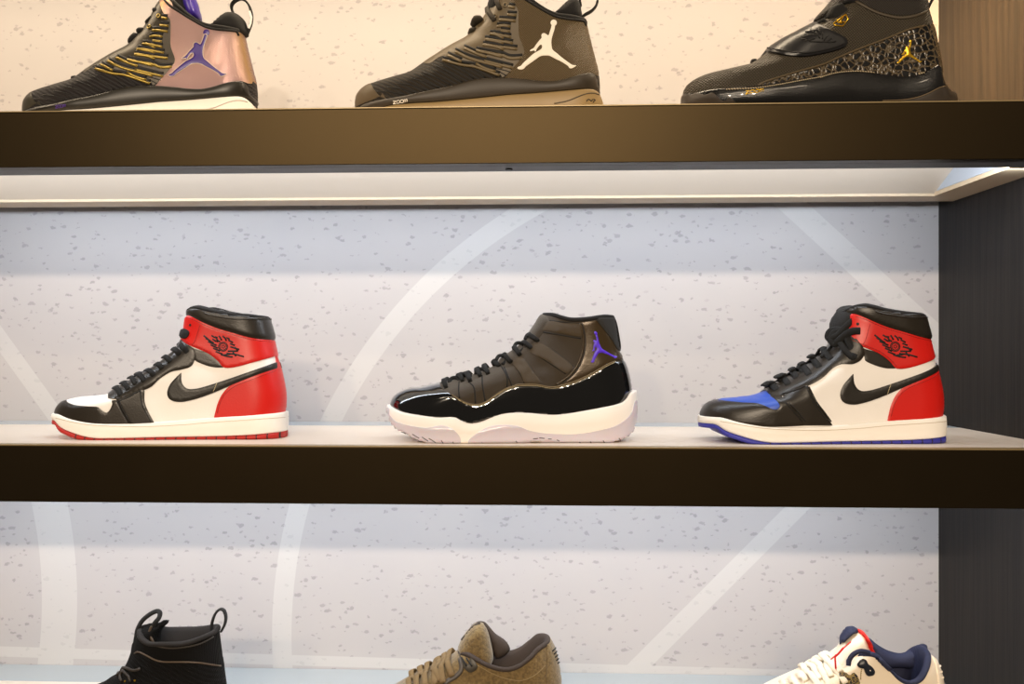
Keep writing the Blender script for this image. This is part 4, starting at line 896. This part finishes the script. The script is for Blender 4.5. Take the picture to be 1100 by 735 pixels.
s.free('front_pull_loop', M_lining, [(p[0], p[1], y) for p, y in zip(K1((405, 290), (415, 225), (455, 150), (510, 100), (560, 70), (600, 58), (622, 80), (610, 125), (575, 165), (560, 200)), (-.004, -.006, -.006, -.006, -.006, -.006, -.008, -.010, -.010, -.008))], w=.0030, th=.0032)
s.free('heel_pull_loop', M_lining, [(p[0], p[1], 0) for p in X1((885, 250), (892, 190), (912, 130), (945, 96), (975, 105), (988, 150), (980, 200), (955, 250))], w=.0016, th=.0042, nrm=(0, -1, 0))
for a, y in (((470, 215), (455, 260), (475, 310), (490, 345)), -.016), (((575, 175), (545, 195), (520, 240), (515, 285)), -.004):
    s.free('collar_cord', M_pip if a[0][0] < 500 else M_b, [(p[0], p[1], y) for p in X1(*a)], w=.0016, th=.0016)
for a in (((265, 540), (290, 500), (350, 520), (400, 505)), ((240, 560), (270, 520), (320, 560), (330, 600)), ((270, 600), (260, 560), (290, 520))):
    s.stroke('lace', mat('dark_brown_lace', (44, 36, 28), .6), X1(*a), w=.0018, off=.0024)
for c in ((290, 597), (358, 590)): s.dot('metal_eyelet', M_gold, *X1(c)[0], r=.0012, off=.0016)

M_felt = mat('olive_brown_felt', (150, 124, 78), .95, ('felt', 300, 1.0), sheen=.3, second=(40, 28, 12)); M_cord = mat('taupe_edge', (106, 88, 66), .6); M_ln2 = mat('dark_brown_lining', (58, 46, 38), .8, ('weave', 300, .4))
s = Shoe('felt_sneaker', 'olive-brown felt low-top sneaker with a dark lining, below the patent sneaker', 350, 609, ZL, 1.165)
s.body('upper', M_felt, [(352, 803), (352, 790), (366, 771), (390, 757), (415, 744), (429, 736), (443.6, 728.5), (462.6, 720), (477, 711.5), (487, 704), (493, 699)],
       [(605, 805), (607, 780), (604.5, 750), (602, 735), (598.5, 713), (594.5, 697), (590, 687)], [(493, 700), (500, 699), (506, 701), (513, 705.5), (524.5, 712.5), (536, 716.8), (547.5, 717.4), (559, 712.5), (570.4, 702), (579, 692), (590, 686)], [(352, 803), (430, 806), (520, 808), (605, 805)], wt=.034, lining=M_ln2, depth=.05, lip=.0015)
s.sole('midsole', M_rub_w, [(348, 799), (430, 796), (520, 797), (612, 793)], [(348, 812), (430, 817), (610, 817)], toe_x=349, heel_x=610)
s.stroke('collar_piping', M_cord, X2((435, 262), (470, 253), (510, 268), (560, 300), (610, 330), (665, 350), (720, 353), (780, 332), (835, 278), (880, 225), (905, 198)), w=.0022, off=.0012)
s.stroke('collar_stitching', mat('tan_thread', (140, 120, 84), .7), X2((540, 340), (620, 385), (700, 415), (790, 425), (870, 390), (920, 340)), w=.0005, off=.0004)
s.pillow('tongue', M_felt, X2((430, 262), (445, 200), (478, 148), (525, 104), (560, 100), (590, 130), (612, 200), (628, 300), (600, 345), (500, 300)), y=-.004, thick=.020, fall=10)
s.pillow('tongue_lining', M_ln2, X2((470, 165), (510, 112), (545, 92), (580, 96), (606, 122), (640, 160), (700, 205), (720, 260), (640, 300), (590, 160), (560, 110), (520, 118)), y=.012, thick=.005, fall=8)
s.stroke('tongue_piping', M_cord, X2((560, 104), (596, 160), (618, 230), (628, 300)), w=.0014, off=.020) if False else None
s.free('tongue_edge', mat('dark_edge', (52, 42, 34), .7), [(p[0], p[1], -.006) for p in K2((850, 235), (900, 175), (970, 95), (1030, 55), (1060, 50))], w=.0014, th=.004)
s.panel('heel_tab', M_felt, X2((925, 200), (940, 172), (960, 190), (985, 260), (1000, 330), (1030, 420), (960, 480), (925, 420), (930, 300)), off=.0028)
for k in range(5): s.stroke('heel_tab_slot', M_seam, X2((950 + k * 7, 262 + k * 17), (975 + k * 6, 240 + k * 20)), w=.0008, off=.0032, step=1.5)
s.panel('eyelet_wing', mat('dark_olive_plastic', (56, 50, 40), .45), X2((440, 280), (470, 275), (510, 300), (540, 350), (500, 380), (460, 350)), off=.0018)
s.stroke('eyestay_edge', mat('grey_brown_leather', (70, 62, 54), .5), X2((440, 300), (450, 360), (420, 400), (370, 430), (350, 450)), w=.0030, th=.0012, off=.0010)
for pts in (((455, 300), (480, 345)), ((480, 300), (510, 345))): s.stroke('wing_slot', M_seam, X2(*pts), w=.0010, off=.0024)
M_l2 = mat('tan_brown_lace', (128, 104, 68), .8, ('weave', 420, .6))
for a, r in (((395, 395), (375, 290)), ((345, 430), (350, 300)), ((300, 440), (320, 318)), ((330, 420), (290, 345)), ((250, 450), (250, 368)), ((200, 460), (215, 385)), ((160, 470), (165, 410))):
    s.lace(M_l2, X2(a)[0], X2(r)[0], w=.0042, th=.0016, bow=.003)
s8 = s

M_cr = mat('cream_leather', (238, 222, 198), .45, ('grain', 600, .15)); M_nv = mat('navy_lining', (30, 34, 62), .7, ('weave', 300, .4)); M_rd = mat('bright_red_trim', (214, 30, 20), .5)
s = Shoe('cream_sneaker', 'cream leather low-top sneaker with navy lining and red tongue trim, bottom right corner', 758, 1020, ZL, 1.165)
s.body('upper', M_cr, [(760, 803), (760, 790), (774, 771), (800, 757), (825, 745), (845, 736), (865, 726), (885, 716), (897, 708), (907, 704)],
       [(1017, 805), (1019, 780), (1015.5, 750), (1012.7, 733.6), (1010, 719), (1005, 706), (998, 698)], [(907, 706), (912, 703), (918, 700.5), (924.5, 699.5), (933.6, 701), (942.7, 707), (953.6, 717.8), (962.7, 726.6), (971.8, 731), (979, 730.5), (986.4, 725), (991.8, 714), (998, 698)], [(760, 803), (840, 806), (930, 808), (1017, 805)], wt=.034, lining=M_nv, depth=.05, lip=.0022)
s.sole('midsole', M_rub_w, [(756, 799), (840, 796), (930, 797), (1023, 793)], [(756, 812), (840, 817), (1021, 817)], toe_x=757, heel_x=1021)
s.stroke('collar_piping', M_nv, X3((450, 352), (456, 322), (480, 290), (520, 273), (570, 280), (620, 313), (680, 370), (730, 415), (780, 438), (822, 434), (856, 402), (884, 345), (905, 285), (912, 245)), w=.0030, th=.0022, off=.0014)
s.free('collar_piping', M_nv, [(x, y, -.037) for x, y in X3((447, 358), (455, 322), (480, 290), (522, 273), (575, 283))], w=.0030, th=.0022)
s.pillow('tongue', M_cr, X3((345, 330), (372, 285), (400, 235), (440, 190), (490, 155), (530, 170), (552, 215), (575, 285), (585, 340), (520, 400), (400, 420)), y=-.006, thick=.020, fall=10)
s.pillow('tongue_top', M_nv, X3((396, 236), (396, 205), (412, 168), (440, 135), (470, 124), (500, 140), (520, 160), (480, 165), (445, 190), (420, 215)), y=-.006, thick=.014, fall=8)
s.pillow('tongue_trim', M_rd, X3((497, 146), (520, 146), (545, 165), (570, 205), (592, 270), (594, 290), (570, 280), (552, 235), (525, 185)), y=-.008, thick=.022, fall=6)
s.pillow('collar_lining', M_nv, X3((560, 195), (620, 235), (680, 268), (750, 285), (800, 270), (850, 240), (890, 230), (915, 245), (905, 300), (860, 380), (760, 372), (650, 372), (598, 325)), y=.022, thick=.008, fall=8)
rb = MB()
for a, w in ((((883, 256), (800, 330), (760, 370)), .0007), (((800, 325), (740, 395), (700, 430)), .0013), (((720, 400), (690, 430), (655, 458)), .0007), (((705, 425), (708, 500), (712, 560)), .0012), (((712, 560), (722, 585), (740, 592)), .0007)):
    s.sweep('', None, [s.at(*q, -.0300) for q in K3(*a)], [Vector((0, -1, 0))] * len(a), w, .0008, mb=rb)
rb.build('tongue_emblem', M_rd, s.root, smooth=True)
s.dot('emblem_ball', M_rd, *K3((885, 254))[0], r=.0014, off=.026) if False else None
s.panel('lace_guide', mat('navy_plastic', (26, 30, 40), .35), X3((498, 350), (525, 322), (550, 325), (560, 345), (585, 365), (600, 390), (592, 412), (560, 418), (545, 400), (535, 375), (510, 370)), off=.0040)
s.panel('guide_hole', M_cr, X3((520, 345), (535, 340), (545, 352), (530, 362)), off=.0046, mirror=False)
s.panel('guide_hole', M_cr, X3((562, 378), (576, 376), (582, 392), (568, 400)), off=.0046, mirror=False)
s.stroke('guide_stitching', M_thread, X3((528, 365), (520, 400), (518, 440)), w=.0006, off=.0012)
s.panel('crackle_eyestay', mat('gold_crackle_print', (30, 30, 42), .5, ('crackle', 260, .5), second=(176, 150, 80)), X3((395, 402), (430, 400), (455, 415), (480, 400), (505, 430), (510, 480), (440, 520), (400, 480)), off=.0016)
s.panel('heel_tab', M_cr, X3((925, 262), (935, 245), (960, 280), (985, 340), (1015, 420), (1030, 500), (985, 520), (975, 430), (960, 350)), off=.0030)
for k in range(5): s.stroke('heel_tab_rib', M_cr, X3((955 + k * 8, 300 + k * 32), (985 + k * 6, 295 + k * 30)), w=.0014, off=.0040, step=1.5)
M_l3 = mat('cream_lace', (246, 232, 208), .7, ('weave', 420, .5))
for a, r in (((400, 390), (350, 300)), ((420, 450), (310, 310)), ((345, 420), (320, 335)), ((330, 470), (270, 345)), ((280, 440), (240, 365)), ((280, 490), (200, 385)), ((200, 450), (160, 410)), ((150, 480), (110, 435)), ((90, 490), (60, 455))):
    s.lace(M_l3, X3(a)[0], X3(r)[0], w=.0040, th=.0018, bow=.004)
